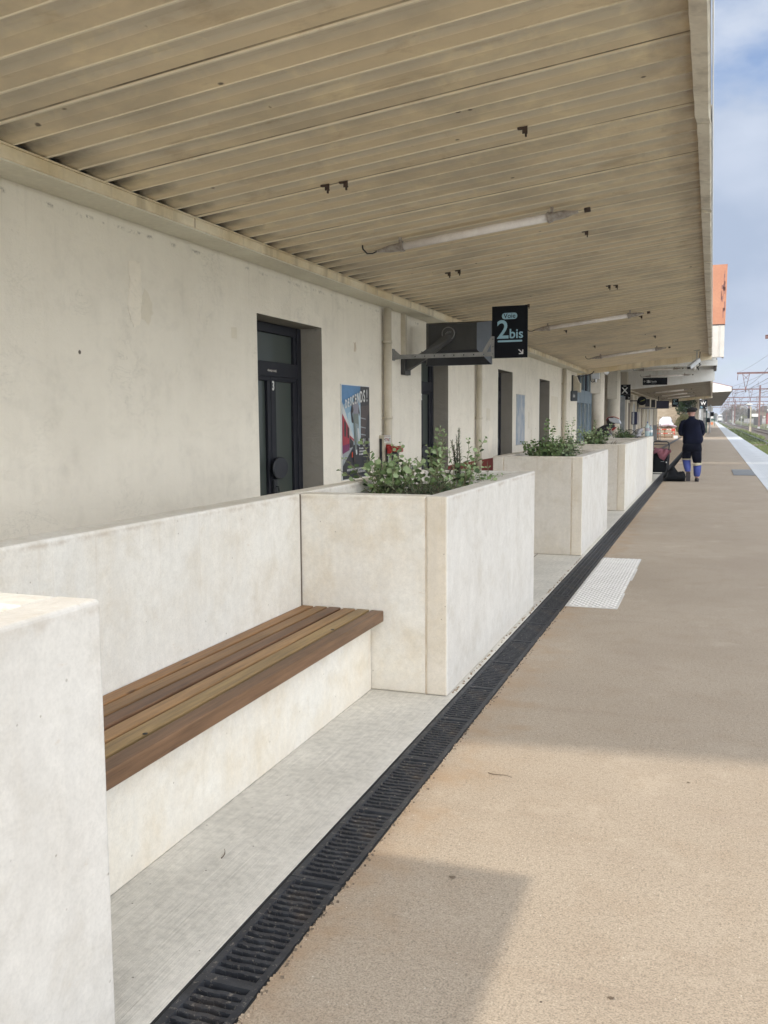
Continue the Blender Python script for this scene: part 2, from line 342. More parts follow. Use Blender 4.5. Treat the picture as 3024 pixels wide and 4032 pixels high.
def m_render(name, a, b, plinth=False):
    t = NT(name); n1 = t.noise(0.9, 6, 0.62); n2 = t.noise(4.5, 6, 0.65); x, y, z = t.xyz()
    col = t.mix(t.ramp(n1, [(0.36, 0.0), (0.64, 1.0)]), a, b)
    col = t.mix(t.math('MULTIPLY', t.ramp(n2, [(0.52, 0.0), (0.75, 1.0)]), 0.35), col, tuple(v*0.72 for v in b))
    st = t.noise(1.0, 5, 0.6, t.mapv((4.2, 4.2, 0.22)))
    col = t.mix(t.math('MULTIPLY', t.ramp(st, [(0.46, 0.0), (0.70, 1.0)]), 0.35), col, tuple(min(1, v*1.06) for v in a))
    st2 = t.noise(1.0, 5, 0.7, t.mapv((9, 9, 0.5), (3, 1, 0)))
    zt = t.n('ShaderNodeMapRange'); t.L(z, zt.inputs[0]); zt.inputs[1].default_value = 1.9; zt.inputs[2].default_value = 2.85
    col = t.mix(t.math('MULTIPLY', t.math('MULTIPLY', t.ramp(st2, [(0.55, 0.0), (0.7, 1.0)]), zt.outputs[0]), 0.25), col, tuple(v*0.6 for v in b))
    # hairline cracks and peeled patches
    ck = t.noise(2.6, 8, 0.75, t.mapv((1, 1, 1.6), (2, 7, 1)), 1.2)
    ckm = t.math('MULTIPLY', t.ramp(ck, [(0.492, 0.0), (0.5, 1.0), (0.508, 0.0)]), t.ramp(t.noise(1.3, 2, 0.5, t.mapv((1,1,1), (9,9,9))), [(0.55, 0.0), (0.62, 1.0)]))
    col = t.mix(t.math('MULTIPLY', ckm, 0.55), col, tuple(v*0.42 for v in b))
    # black mould just under the beam
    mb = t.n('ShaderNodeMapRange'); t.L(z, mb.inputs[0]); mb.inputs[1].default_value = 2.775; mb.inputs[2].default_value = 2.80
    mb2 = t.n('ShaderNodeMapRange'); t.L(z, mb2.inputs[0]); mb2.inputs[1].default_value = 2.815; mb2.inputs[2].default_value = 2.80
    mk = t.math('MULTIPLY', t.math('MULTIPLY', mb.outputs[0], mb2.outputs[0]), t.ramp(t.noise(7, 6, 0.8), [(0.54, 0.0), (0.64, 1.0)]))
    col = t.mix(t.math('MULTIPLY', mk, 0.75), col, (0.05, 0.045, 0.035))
    v = t.vor(1.9, t.mapv((1, 1, 1), (4, 0.3, 0.6))); col = t.mix(t.math('MULTIPLY', t.ramp(v, [(0.022, 1.0), (0.03, 0.0)]), 0.9), col, (0.04, 0.03, 0.025))
    if plinth:
        g1 = t.math('GREATER_THAN', y, 12.4-0.2); g2 = t.math('LESS_THAN', z, 0.745)
        col = t.mix(t.math('MULTIPLY', g1, g2), col, (0.17, 0.035, 0.03))
    tr_ = t.noise(2.4, 7, 0.72, t.mapv((1, 1, 2.4), (7, 3, 2)), 0.7)
    col = t.mix(t.math('MULTIPLY', t.ramp(tr_, [(0.54, 0.0), (0.66, 1.0)]), 0.15), col, tuple(v*0.74 for v in b))
    col = t.mix(t.math('MULTIPLY', t.ramp(t.noise(11, 6, 0.8, t.mapv((1, 1, 1.6))), [(0.64, 0.0), (0.70, 1.0)]), 0.4), col, tuple(v*0.6 for v in b))
    h = t.math('ADD', t.math('ADD', t.math('MULTIPLY', t.noise(42, 4, 0.6), 0.6), t.math('MULTIPLY', n2, 1.6)), t.math('MULTIPLY', tr_, 1.5))
    return t.done(col, 0.9, t.bump(h, 0.6, 0.009), 0, 0.25)
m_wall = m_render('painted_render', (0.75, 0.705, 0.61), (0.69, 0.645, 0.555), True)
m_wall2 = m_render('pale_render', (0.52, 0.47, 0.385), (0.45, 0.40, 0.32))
m_colm = m_render('column_render', (0.58, 0.54, 0.46), (0.52, 0.48, 0.40))

def m_soffit(name='corrugated_soffit', seam=True, dim=1.08):
    t = NT(name); x, y, z = t.xyz()
    ph = t.math('FRACT', t.math('DIVIDE', t.math('SUBTRACT', y, 4.949-0.2685*60), 0.2685))
    along = t.noise(1.0, 5, 0.58, t.mapv((1.0, 3.0, 1)))
    blotch = t.noise(3.2, 6, 0.65, None, 0.5)
    grey = (0.565, 0.50, 0.395); tan = (0.655, 0.54, 0.37)
    col = t.mix(t.ramp(ph, [(0.44, 0.0), (0.58, 1.0)]), grey, tan)
    col = t.mix(t.math('MULTIPLY', t.ramp(along, [(0.45, 0.0), (0.65, 1.0)]), 0.35), col, (0.46, 0.41, 0.32))
    col = t.mix(t.math('MULTIPLY', t.ramp(blotch, [(0.52, 0.0), (0.68, 1.0)]), 0.5), col, (0.78, 0.66, 0.43))
    col = t.mix(t.math('MULTIPLY', t.ramp(t.noise(1.1, 6, 0.6, t.mapv((1,1,1), (4,4,4))), [(0.48, 0.0), (0.66, 1.0)]), 0.5), col, (0.35, 0.305, 0.235))
    lip = t.ramp(ph, [(0.0, 1.0), (0.055, 1.0), (0.08, 0.0), (0.975, 0.0), (0.99, 1.0)])
    col = t.mix(t.math('MULTIPLY', lip, 0.5), col, (0.80, 0.74, 0.60))
    # soot where the sheets meet the wall beam, and a rusty tide-mark at the gutter
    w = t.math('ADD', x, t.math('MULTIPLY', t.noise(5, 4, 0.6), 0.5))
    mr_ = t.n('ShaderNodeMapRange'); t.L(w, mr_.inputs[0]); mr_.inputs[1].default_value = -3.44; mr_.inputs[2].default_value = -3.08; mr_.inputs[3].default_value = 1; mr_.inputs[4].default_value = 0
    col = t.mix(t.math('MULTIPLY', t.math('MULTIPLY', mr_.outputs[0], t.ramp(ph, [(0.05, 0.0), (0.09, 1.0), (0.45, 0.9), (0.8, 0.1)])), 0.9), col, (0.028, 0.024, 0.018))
    mg = t.n('ShaderNodeMapRange'); t.L(w, mg.inputs[0]); mg.inputs[1].default_value = -0.15; mg.inputs[2].default_value = 0.12
    col = t.mix(t.math('MULTIPLY', mg.outputs[0], 0.45), col, (0.12, 0.07, 0.035))
    rs = t.noise(1.0, 6, 0.7, t.mapv((2.2, 4.0, 1), (8, 1, 0)), 0.4); col = t.mix(t.math('MULTIPLY', t.ramp(rs, [(0.57, 0.0), (0.68, 1.0)]), 0.38), col, (0.34, 0.24, 0.13))
    if seam:
        ps = t.math('FRACT', t.math('DIVIDE', t.math('SUBTRACT', y, 4.925-1.074*10), 1.074))
        sm = t.math('MULTIPLY', t.ramp(ps, [(0.0, 1.0), (0.012, 1.0), (0.018, 0.0), (1.0, 0.0)]), t.ramp(t.noise(2.0, 4, 0.6), [(0.35, 0.15), (0.6, 1.0)]))
        col = t.mix(t.math('MULTIPLY', sm, 0.85), col, (0.055, 0.038, 0.02))
    v = t.vor(2.6, t.mapv((1, 1, 0.1), (1, 2, 0))); col = t.mix(t.math('MULTIPLY', t.ramp(v, [(0.028, 1.0), (0.05, 0.0)]), 0.8), col, (0.035, 0.02, 0.015))
    v = t.vor(5.6, t.mapv((1, 1, 0.1), (6, 2, 0))); col = t.mix(t.math('MULTIPLY', t.ramp(v, [(0.03, 1.0), (0.07, 0.0)]), t.math('MULTIPLY', t.ramp(blotch, [(0.55, 0.0), (0.6, 1.0)]), 0.7)), col, (0.09, 0.06, 0.035))
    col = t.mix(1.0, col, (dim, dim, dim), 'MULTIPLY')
    return t.done(col, 0.62, t.bump(t.noise(26, 4, 0.6), 0.12, 0.004), 0, 0.35)
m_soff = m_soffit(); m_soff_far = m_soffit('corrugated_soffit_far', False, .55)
m_beam = M('cream_steel', (0.82, 0.735, 0.56), (0.66, 0.54, 0.34), 1.6, 0.6, 0.08, 30, streak=((0.17, 0.12, 0.06), 0.5, 5))
m_beam_under = M('cream_steel_under', (0.76, 0.73, 0.61), (0.68, 0.64, 0.52), 1.6, 0.65, 0.05)
m_gut = M('gutter_metal', (0.80, 0.74, 0.62), (0.64, 0.57, 0.46), 2.2, 0.55, 0.15, 14, streak=((0.10, 0.075, 0.05), 0.4, 8))
m_white = M('white_paint', (0.80, 0.80, 0.77), (0.72, 0.71, 0.67), 2.0, 0.5, 0.05, streak=((0.45, 0.36, 0.24), 0.3, 5))
m_pipe = M('pipe_paint', (0.56, 0.51, 0.41), (0.47, 0.42, 0.32), 3.0, 0.55, 0.05)
m_navy = M('navy_frame', (0.010, 0.011, 0.017), (0.014, 0.015, 0.021), 6, 0.5, 0.05, spec=0.25)
m_black = M('black_metal', (0.016, 0.018, 0.024), (0.024, 0.026, 0.032), 8, 0.45, 0.05)
m_darkgrey = M('dark_grey_plastic', (0.045, 0.045, 0.042), (0.060, 0.060, 0.058), 5, 0.6, 0.1, 90)
m_sgrey = M('screen_side_grey', (0.085, 0.10, 0.12), None, 5, 0.5, 0.05)
m_steel = M('galvanised_steel', (0.30, 0.30, 0.29), (0.23, 0.23, 0.225), 9, 0.45, 0.05, metal=0.35)
m_grey = M('grey_paint', (0.30, 0.31, 0.31), (0.24, 0.25, 0.25), 4, 0.6, 0.05)
m_lgrey = M('light_grey_plastic', (0.46, 0.48, 0.49), (0.40, 0.41, 0.42), 4, 0.5, 0.03)
m_red = M('red_enamel', (0.33, 0.018, 0.016), (0.24, 0.015, 0.014), 6, 0.4, 0.05)
m_signblack = M('sign_black', (0.003, 0.004, 0.007), (0.004, 0.005, 0.008), 3, 0.6, 0, spec=0.15)
m_signblue = M('sign_pale_blue', (0.29, 0.47, 0.56), (0.27, 0.44, 0.53), 3, 0.6, 0)
m_signwhite = M('sign_white', (0.72, 0.72, 0.70), None, 3, 0.6, 0)
m_signgrey = M('sign_grey', (0.50, 0.47, 0.43), None, 3, 0.6, 0)
m_rubber = M('black_rubber', (0.02, 0.02, 0.02), None, 8, 0.8, 0.1)
m_tact = M('white_tactile_resin', (0.82, 0.80, 0.76), (0.74, 0.72, 0.68), 6, 0.6, 0.1, speck=((0.3, 0.27, 0.22), 0.5, 30))
m_edge = M('white_edge_slab', (0.66, 0.67, 0.66), (0.57, 0.58, 0.57), 1.5, 0.7, 0.1, 40)
m_rust = M('rust_painted_steel', (0.46, 0.225, 0.135), (0.40, 0.18, 0.11), 1.3, 0.7, 0.1)
m_blue = M('pale_blue_frame', (0.30, 0.38, 0.46), (0.25, 0.33, 0.41), 2, 0.5, 0.03)
m_dblue = M('dark_blue_frame', (0.012, 0.016, 0.06), None, 2, 0.5, 0.03)
m_skin = M('skin', (0.42, 0.25, 0.20), (0.34, 0.18, 0.145), 20, 0.55, 0.05)
m_wires = M('wire_metal', (0.13, 0.11, 0.12), None, 5, 0.6, 0)
m_mast = M('mast_rust_paint', (0.22, 0.13, 0.12), (0.16, 0.09, 0.085), 3, 0.7, 0.1)

def m_glass(name, base, rough=0.12):
    t = NT(name); n = t.noise(0.9, 3)
    return t.done(t.mix(t.ramp(n, [(0.3, 0.0), (0.7, 1.0)]), base, tuple(x*1.25 for x in base)), rough, None, 0, 0.5)
m_pane = m_glass('dark_frosted_pane', (0.042, 0.052, 0.046), 0.3)
m_pane2 = m_glass('grey_pane', (0.22, 0.25, 0.25), 0.12)

def wood(name, a, b, seed):
    t = NT(name); P = t.mapv((18, 0.9, 18), (seed, seed*2, seed))
    n = t.noise(1.0, 6, 0.6, P, 1.2); n2 = t.noise(1.0, 5, 0.7, t.mapv((60, 3, 60), (seed, 0, 0))); n3 = t.noise(1.4, 3, 0.5, t.mapv((1, 1, 1), (seed, seed, 0)))
    col = t.mix(t.ramp(n, [(0.32, 0.0), (0.62, 1.0)]), a, b)
    col = t.mix(t.ramp(n3, [(0.42, 0.0), (0.7, 0.6)]), col, tuple(x*0.72 for x in b))
    col = t.mix(0.85, col, t.ramp(n2, [(0.32, 0.55), (0.58, 1.08)]), 'MULTIPLY')
    n5 = t.noise(1.0, 4, 0.6, t.mapv((30, 0.55, 30), (seed*4, 0, seed))); col = t.mix(t.ramp(n5, [(0.52, 0.0), (0.62, 0.55)]), col, tuple(x*0.5 for x in b))
    kn = t.vor(1.6, t.mapv((9, 1.7, 9), (seed*3, seed, 0)))
    col = t.mix(t.math('MULTIPLY', t.ramp(kn, [(0.05, 1.0), (0.11, 0.0)]), 0.75), col, (0.045, 0.022, 0.010))
    return t.done(col, 0.5, t.bump(n2, 0.25, 0.002), 0, 0.4)
m_wood = [wood('timber_golden', (0.317, 0.167, 0.065), (0.256, 0.131, 0.051), 1.0), wood('timber_brown', (0.270, 0.152, 0.061), (0.189, 0.102, 0.041), 2.3),
          wood('timber_dark', (0.176, 0.090, 0.043), (0.114, 0.058, 0.029), 3.9), wood('timber_tan', (0.330, 0.196, 0.084), (0.270, 0.152, 0.065), 5.2),
          wood('timber_pale', (0.330, 0.225, 0.094), (0.270, 0.174, 0.075), 6.7), wood('timber_front', (0.191, 0.108, 0.058), (0.144, 0.080, 0.042), 8.8)]

def m_iron_f():
    t = NT('cast_iron'); n = t.noise(9, 5, 0.65)
    col = t.mix(t.ramp(n, [(0.4, 0.0), (0.65, 1.0)]), (0.030, 0.032, 0.038), (0.060, 0.064, 0.072))
    col = t.mix(t.math('MULTIPLY', t.ramp(t.noise(4, 4, 0.6), [(0.52, 0.0), (0.66, 1.0)]), 0.6), col, (0.105, 0.08, 0.06))
    col = t.mix(t.math('MULTIPLY', t.ramp(t.noise(55, 4, 0.7), [(0.58, 0.0), (0.68, 1.0)]), 0.7), col, (0.30, 0.27, 0.23))
    return t.done(col, 0.55, t.bump(t.noise(120, 4), 0.4, 0.002), 0.3, 0.5)
m_iron = m_iron_f()
m_soil = M('dark_soil', (0.05, 0.035, 0.025), (0.10, 0.075, 0.055), 14, 0.95, 1.0, 40, speck=((0.28, 0.26, 0.23), 0.8, 22))
def m_leaf_f(name, a, b):
    t = NT(name); oi = t.n('ShaderNodeObjectInfo')
    n = t.noise(11, 3, 0.5)
    col = t.mix(t.ramp(n, [(0.35, 0.0), (0.65, 1.0)]), a, b)
    m = t.done(col, 0.6, t.bump(t.noise(160, 2), 0.2, 0.001), 0, 0.3)
    t.b.inputs['Subsurface Weight'].default_value = 0.0
    return m
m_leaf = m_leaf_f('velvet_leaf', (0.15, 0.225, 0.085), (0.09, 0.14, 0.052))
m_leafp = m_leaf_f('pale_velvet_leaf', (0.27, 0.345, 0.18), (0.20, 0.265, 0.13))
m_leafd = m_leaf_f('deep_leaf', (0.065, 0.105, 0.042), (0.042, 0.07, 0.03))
m_rosem = m_leaf_f('rosemary_needle', (0.095, 0.135, 0.08), (0.06, 0.088, 0.052))
m_rosem2 = m_leaf_f('rosemary_tip', (0.17, 0.225, 0.12), (0.12, 0.165, 0.085))
m_stem = M('green_stem', (0.23, 0.24, 0.13), (0.16, 0.14, 0.08), 10, 0.7, 0)
m_dead = M('dry_stem', (0.11, 0.08, 0.055), (0.18, 0.14, 0.10), 10, 0.8, 0)
m_ivy = m_leaf_f('ivy_leaf', (0.045, 0.085, 0.04), (0.022, 0.045, 0.022))
m_bush = m_leaf_f('olive_bush', (0.20, 0.19, 0.10), (0.13, 0.125, 0.06))
m_bare = M('bare_branch', (0.20, 0.17, 0.14), (0.13, 0.11, 0.09), 2, 0.9, 0)
m_treeb = m_leaf_f('hazy_brown_foliage', (0.20, 0.175, 0.125), (0.12, 0.105, 0.075))
m_treeg = m_leaf_f('hazy_green_foliage', (0.17, 0.19, 0.09), (0.12, 0.13, 0.065))

# ------------------------------------------------------------------ the ground
def struct(o): return tag(o, kind='structure')
m_ballast = M('ballast', (0.17, 0.145, 0.115), (0.10, 0.085, 0.07), 0.35, 0.95, 0.8, 12, speck=((0.26, 0.23, 0.2), 0.7, 6))
def m_ground_f():
    t = NT('weedy_ground'); x, y, z = t.xyz(); n = t.noise(0.28, 6, 0.7); n2 = t.noise(2.4, 5, 0.7)
    ball = t.mix(t.ramp(n2, [(0.35, 0.0), (0.65, 1.0)]), (0.165, 0.14, 0.11), (0.105, 0.09, 0.07))
    grn = t.mix(t.ramp(n2, [(0.35, 0.0), (0.65, 1.0)]), (0.135, 0.165, 0.06), (0.105, 0.115, 0.05))
    tan = t.mix(t.ramp(n2, [(0.35, 0.0), (0.65, 1.0)]), (0.27, 0.235, 0.14), (0.20, 0.18, 0.10))
    # green between the first rails, ballast under the second track, dry grass beyond
    band = t.ramp(t.math('DIVIDE', t.math('ADD', x, t.math('MULTIPLY', n2, 0.8)), 20), [(0.0, 1.0), (0.245, 1.0), (0.27, 0.0), (0.41, 0.0), (0.46, 0.75), (0.60, 0.75), (0.64, 0.2), (1.0, 0.5)])
    col = t.mix(t.math('MULTIPLY', band, t.ramp(n, [(0.28, 0.15), (0.45, 1.0)])), ball, grn)
    far = t.ramp(t.math('DIVIDE', x, 40), [(0.30, 0.0), (0.34, 1.0)])
    col = t.mix(far, col, t.mix(t.ramp(n, [(0.42, 0.0), (0.58, 1.0)]), tan, grn))
    return t.done(col, 0.95, t.bump(n2, 0.6, 0.05), 0, 0.2)
m_ground = m_ground_f()
g = MB(); g.quad((-1500, -40, -0.56), (2500, -40, -0.56), (2500, 5000, -0.56), (-1500, 5000, -0.56))
struct(g.build('ground', m_ground))

p = MB()      # platform body with its top, the edge dropping to the track
XS = 1.10; XE = 2.13; DL = -1.245; DR = -1.045
p.box(DR, XS, -12, 520, -0.55, 0.0)
struct(p.build('platform', m_plat))
p = MB(); p.box(-12, -3.92, 28.6, 520, -0.55, -0.004); p.box(-3.92, DL, 28.6, 520, -0.55, 0.0)
struct(p.build('platform_paving', m_plat))
p = MB(); p.box(-3.92, DL, -12, 28.6, -0.55, 0.0)
p.box(-1.75, -1.742, 7.0, 9.8, 0.0005, 0.002, 1)
struct(p.build('walkway', [m_pave, m_mortar]))
def m_edge_f():
    t = NT('white_edge_slabs'); x, y, z = t.xyz(); n = t.noise(1.4, 5, 0.6)
    col = t.mix(t.ramp(n, [(0.35, 0.0), (0.65, 1.0)]), (0.62, 0.64, 0.645), (0.52, 0.54, 0.545))
    ln = t.ramp(t.math('FRACT', t.math('MULTIPLY', x, 16.0)), [(0.0, 0.0), (0.3, 0.0), (0.4, 1.0), (0.9, 1.0), (1.0, 0.0)])
    inb = t.math('MULTIPLY', t.math('GREATER_THAN', x, 1.26), t.math('LESS_THAN', x, 1.70))
    col = t.mix(t.math('MULTIPLY', t.math('SUBTRACT', 1.0, ln), t.math('MULTIPLY', inb, 0.28)), col, (0.30, 0.31, 0.32))
    jt = t.ramp(t.math('FRACT', t.math('DIVIDE', y, 1.0)), [(0.0, 1.0), (0.012, 0.0), (1.0, 0.0)])
    col = t.mix(t.math('MULTIPLY', jt, 0.35), col, (0.25, 0.25, 0.25))
    return t.done(col, 0.7, t.bump(t.math('MULTIPLY', ln, inb), 0.5, 0.004), 0, 0.3)
p = MB(); p.box(XS, XE, -12, 520, -0.55, 0.006); p.box(XE, XE+0.03, -12, 520, -0.30, -0.09)
struct(p.build('platform_edge', m_edge_f()))

# tracks: rails with foot, web and head, on sleepers
m_rail = M('rail_steel', (0.12, 0.075, 0.055), (0.08, 0.05, 0.04), 2, 0.5, 0.05)
m_railp = M('rail_grey', (0.25, 0.26, 0.23), (0.18, 0.18, 0.16), 2, 0.45, 0.05)
m_slp = M('sleeper', (0.20, 0.17, 0.14), None, 1, 0.9, 0.2)
def bend(y): return 0 if y < 250 else 1.2*((y-250)/340)**2
def track(xc, g_, mr_, name, y0=-10, y1=1500, zr=-0.35):
    root = thing('railway_track', (xc, 0, -0.56), name, 'railway track')
    for s in (-1, 1):
        x = xc+s*g_/2; prof = [(-0.07, zr-0.16), (0.07, zr-0.16), (0.07, zr-0.14), (0.012, zr-0.12), (0.012, zr-0.045), (0.036, zr-0.035), (0.036, zr), (-0.036, zr), (-0.036, zr-0.035), (-0.012, zr-0.045), (-0.012, zr-0.12), (-0.07, zr-0.14)]
        gr = MB(); gr.loft([[Vector((x+bend(yy)+a, yy, b)) for a, b in prof] for yy in [y0, 120, 250]+[250+50*q for q in range(1, 26)]], 0, True, False); gr.build('rail', mr_, root)
    sl = MB()
    for i in range(330): sl.box(xc-1.25, xc+1.25, 14+i*0.62, 14+i*0.62+0.24, -0.60, zr-0.165)
    tag(sl.build('sleeper', m_slp, root), kind='stuff')
track(3.25, 1.50, m_railp, 'overgrown railway track with grey rails nearest the platform edge')
track(7.15, 1.50, m_rail, 'rusty brown railway track in dark ballast, second out from the platform')
b = MB(); b.prism([(5.3, -0.56), (9.0, -0.56), (8.5, -0.505), (5.8, -0.505)], 'y', -10, 1500)
struct(b.build('ballast', m_ballast))
# grass tufts between the near rails
gm = MB(); rg = random.Random(3)
m_grass = m_leaf_f('grass_blade', (0.15, 0.19, 0.07), (0.11, 0.135, 0.05))
for i in range(9000):
    y = 30+150*rg.random()**1.6; x = rg.choice((rg.uniform(2.25, 5.2), rg.uniform(2.6, 3.9)))
    if mnoise.noise(Vector((x*0.5, y*0.25, 0))) < -0.12: continue
    h = rg.uniform(0.05, 0.16)*(1+y/160); a = rg.uniform(0, 6.28); w = 0.05+y*0.0006
    d = Vector((math.cos(a), math.sin(a), 0))*w; l = Vector((rg.uniform(-.04, .04), rg.uniform(-.04, .04), h))
    c = Vector((x, y, -0.56)); gm.add([c-d, c+d, c+l], [(0, 1, 2)])
tag(gm.build('grass', m_grass), 'green weeds growing between the rails beside the platform', 'grass', kind='stuff')

# ------------------------------------------------------------------ the slotted drain
ch = MB(); ch.box(DL, DR, -6, 79, -0.30, -0.29); ch.box(DL, DL+0.008, -6, 79, -0.29, -0.002); ch.box(DR-0.008, DR, -6, 79, -0.29, -0.002)
struct(ch.build('drain_channel', m_rubber))
def grate_mesh(L=0.556, slots=17):
    g = MB(); x0, x1 = DL+0.010, DR-0.010; W = x1-x0; h = -0.022
    g.box(-W/2, -W/2+0.022, 0, L, h, 0.0); g.box(W/2-0.022, W/2, 0, L, h, 0.0)
    g.box(-W/2+0.0221, W/2-0.0221, 0, 0.016, h, -0.0005); g.box(-W/2+0.0221, W/2-0.0221, L-0.016, L, h, -0.0005)
    n = slots; a0, a1 = 0.016, L-0.016; pitch = (a1-a0)/n
    for i in range(1, n):       # wavy bars
        y = a0+i*pitch; pts = 8; top = []; 
        for side in (0,):
            for k in range(pts):
                xa = -W/2+0.0215+(W-0.043)*k/pts; xb = -W/2+0.0215+(W-0.043)*(k+1)/pts
                oa = 0.0012*(-1)**(k//2)+0.005*(k/pts-.5); ob = 0.0012*(-1)**((k+1)//2)+0.005*((k+1)/pts-.5); za = -0.002-0.0012*(k % 2)
                t_ = 0.0062+0.0014*(k % 2)
                vs = [(xa, y-t_+oa, h), (xb, y-t_+ob, h), (xb, y+t_+ob, h), (xa, y+t_+oa, h), (xa, y-t_+oa, za), (xb, y-t_+ob, za), (xb, y+t_+ob, za), (xa, y+t_+oa, za)]
                g.add(vs, [(0,3,2,1),(4,5,6,7),(0,1,5,4),(2,3,7,6),(3,0,4,7),(1,2,6,5)])
    return g.mesh('drain_grate')
def grid_mesh(L=0.556):
    g = MB(); W = DR-DL-0.02; h = -0.02
    g.box(-W/2, -W/2+0.02, 0, L, h, 0); g.box(W/2-0.02, W/2, 0, L, h, 0); g.box(-W/2+.0201, W/2-.0201, 0, .014, h, -.0005); g.box(-W/2+.0201, W/2-.0201, L-.014, L, h, -.0005)
    for i in range(1, 24): y = i*L/24; g.box(-W/2+.0201, W/2-.0201, y-.004, y+.004, h, -.003)
    for k in (-0.045, 0, 0.045): g.box(k-.004, k+.004, .0141, L-.0141, h+.001, -.0015)
    return g.mesh('mesh_drain_grate')
gm_a = grate_mesh(); gm_a.materials.append(m_iron); gm_b = grid_mesh(); gm_b.materials.append(m_iron)
ORD = ['first','second','third','fourth','fifth','sixth','seventh','eighth','ninth','tenth','eleventh','twelfth','thirteenth','fourteenth','fifteenth','sixteenth','seventeenth','eighteenth','nineteenth','twentieth']
def ordn(i):
    if i < 20: return ORD[i]
    tens = ['twenty', 'thirty', 'forty'][i//10-2+(1 if i % 10 == 9 else 0)] if False else None
    t_, u_ = (i+1)//10, (i+1) % 10; w = {2: 'twenty', 3: 'thirty', 4: 'forty', 5: 'fifty'}[t_]
    return (w+'-'+ORD[u_-1]) if u_ else {2: 'twentieth', 3: 'thirtieth', 4: 'fortieth', 5: 'fiftieth'}[t_]
y = 1.975-0.5565; i = 0; near = far_ = 0
while y < 27.8:
    isfar = y > 7.3
    o = bpy.data.objects.new('drain_grate' if not isfar else 'mesh_drain_grate', gm_b if isfar else gm_a); COL.objects.link(o)
    o.location = ((DL+DR)/2, y, random.uniform(-0.003, 0.0))
    if isfar:
        tag(o, f'black square-meshed grate, {ordn(far_)} of its kind along the drain past the first planter', 'drain grate', 'meshed grates in the drain'); far_ += 1
    else:
        tag(o, f'black cast-iron grate with wavy crosswise slots, {ordn(near)} from the photo bottom', 'drain grate', 'slotted grates in the drain'); near += 1
    y += 0.5565
b = MB(); b.box(-2.42, -2.22, 38, 79, 0.0008, 0.004); struct(b.build('drain_cover_strip', m_iron))

# ------------------------------------------------------------------ tactile mats on the platform
def domes(x0, x1, y0, y1, px, py, r, h, m=0):
    g = MB(); j = 0; y = y0+py*0.6
    while y < y1-py*0.4:
        x = x0+px*(0.55 if j % 2 else 1.05)
        while x < x1-px*0.35:
            a = [(x+r*math.cos(t*math.pi/4), y+r*math.sin(t*math.pi/4), 0.006) for t in range(8)]
            c = [(x+r*.55*math.cos(t*math.pi/4), y+r*.55*math.sin(t*math.pi/4), 0.006+h) for t in range(8)]
            g.add(a+c, [tuple(range(8, 16))]+[(k, (k+1) % 8, (k+1) % 8+8, k+8) for k in range(8)], m, False)
            x += px
        y += py; j += 1
    return g
m_tsheet = M('tactile_sheet', (0.60, 0.58, 0.54), (0.50, 0.48, 0.44), 5, 0.65, 0.1)
tm = thing('tactile_mat', (-0.845, 8.4, 0), 'white raised-dot tactile mat beside the drain at the gap between planters', 'tactile mat')
for k in range(4):
    y0 = 7.07+k*0.66; g = MB(); dx = (0, -0.012, 0.004, -0.006)[k]; g.box(-1.043+abs(dx)*0, -0.645+dx, y0+.002, y0+0.657, 0.0005, 0.0065)
    o = g.build('base_sheet', m_tsheet, tm, 0.002, 1)
dm = domes(-1.04, -0.65, 7.08, 9.70, 0.052, 0.040, 0.0125, 0.006); o = tag(dm.build('raised_dots', m_tact, tm), kind='stuff')
m_dg = M('grey_grille', (0.13, 0.155, 0.19), (0.10, 0.12, 0.15), 8, 0.6, 0.1)
def floor_grille(x0, x1, y0, y1, label):
    t = thing('floor_grille', ((x0+x1)/2, (y0+y1)/2, 0), label, 'floor grille')
    g = MB(); g.box(x0, x1, y0, y1, 0.001, 0.008); g.build('plate', m_dg, t)
    g = MB(); n = 12
    for i in range(n):
        for j in range(24):
            x = x0+(x1-x0)*(i+.5)/n; y = y0+(y1-y0)*(j+.5)/24
            g.box(x-.018, x+.018, y-.03, y+.03, 0.0081, 0.016, 0)
    tag(g.build('studs', m_grey, t), kind='stuff')
floor_grille(0.56, 1.09, 25.1, 27.8, 'blue-grey studded grille set in the tan platform by the white edge strip')

# little things dropped on the platform
def twig(x, y, a, s, lab):
    t = MB(); pts = [Vector((x, y, 0.004))]
    for k in range(5): a += random.uniform(-.4, .4); pts.append(pts[-1]+Vector((math.cos(a)*s, math.sin(a)*s, random.uniform(-.0005, .002))))
    t.tube(pts, [0.0018, .002, .0017, .0014, .001, .0007], 5); o = t.build('twig', m_dead); tag(o, lab, 'twig')
twig(-0.83, 3.56, -0.5, 0.022, 'thin brown twig on the sunlit tan platform near the drain')
twig(-1.50, 2.55, 1.3, 0.012, 'tiny dry twig on the pale concrete strip before the bench')
def leafbit(x, y, s, lab, z=0.002):
    t = MB(); c = Vector((x, y, z)); n = 7; vs = [c+Vector((math.cos(k*6.283/n)*s*random.uniform(.5, 1.2), math.sin(k*6.283/n)*s*random.uniform(.4, .9), random.uniform(0, .003))) for k in range(n)]
    t.add(vs, [tuple(range(n))]); tag(t.build('dead_leaf', m_dead), lab, 'dead leaf')
leafbit(-0.74, 2.68, 0.014, 'dark crumpled dead leaf inside the planter shadow on the platform')
leafbit(-0.20, 2.22, 0.010, 'dark dead leaf on the sunlit platform at lower right')
leafbit(-0.05, 3.72, 0.008, 'small dark dead leaf just in front of the canopy shadow edge')
gq = MB(); rg = random.Random(9)
for i in range(900):
    y = 1.6+9*rg.random()**1.5; x = DR+abs(rg.gauss(0, .012)); s = rg.uniform(.0015, .0042)
    gq.obox((x, y, s*.5), (s, s*.3, 0), (-s*.2, s*.8, s*.1), (0, s*.1, s*.6), rg.choice((0, 0, 1)))
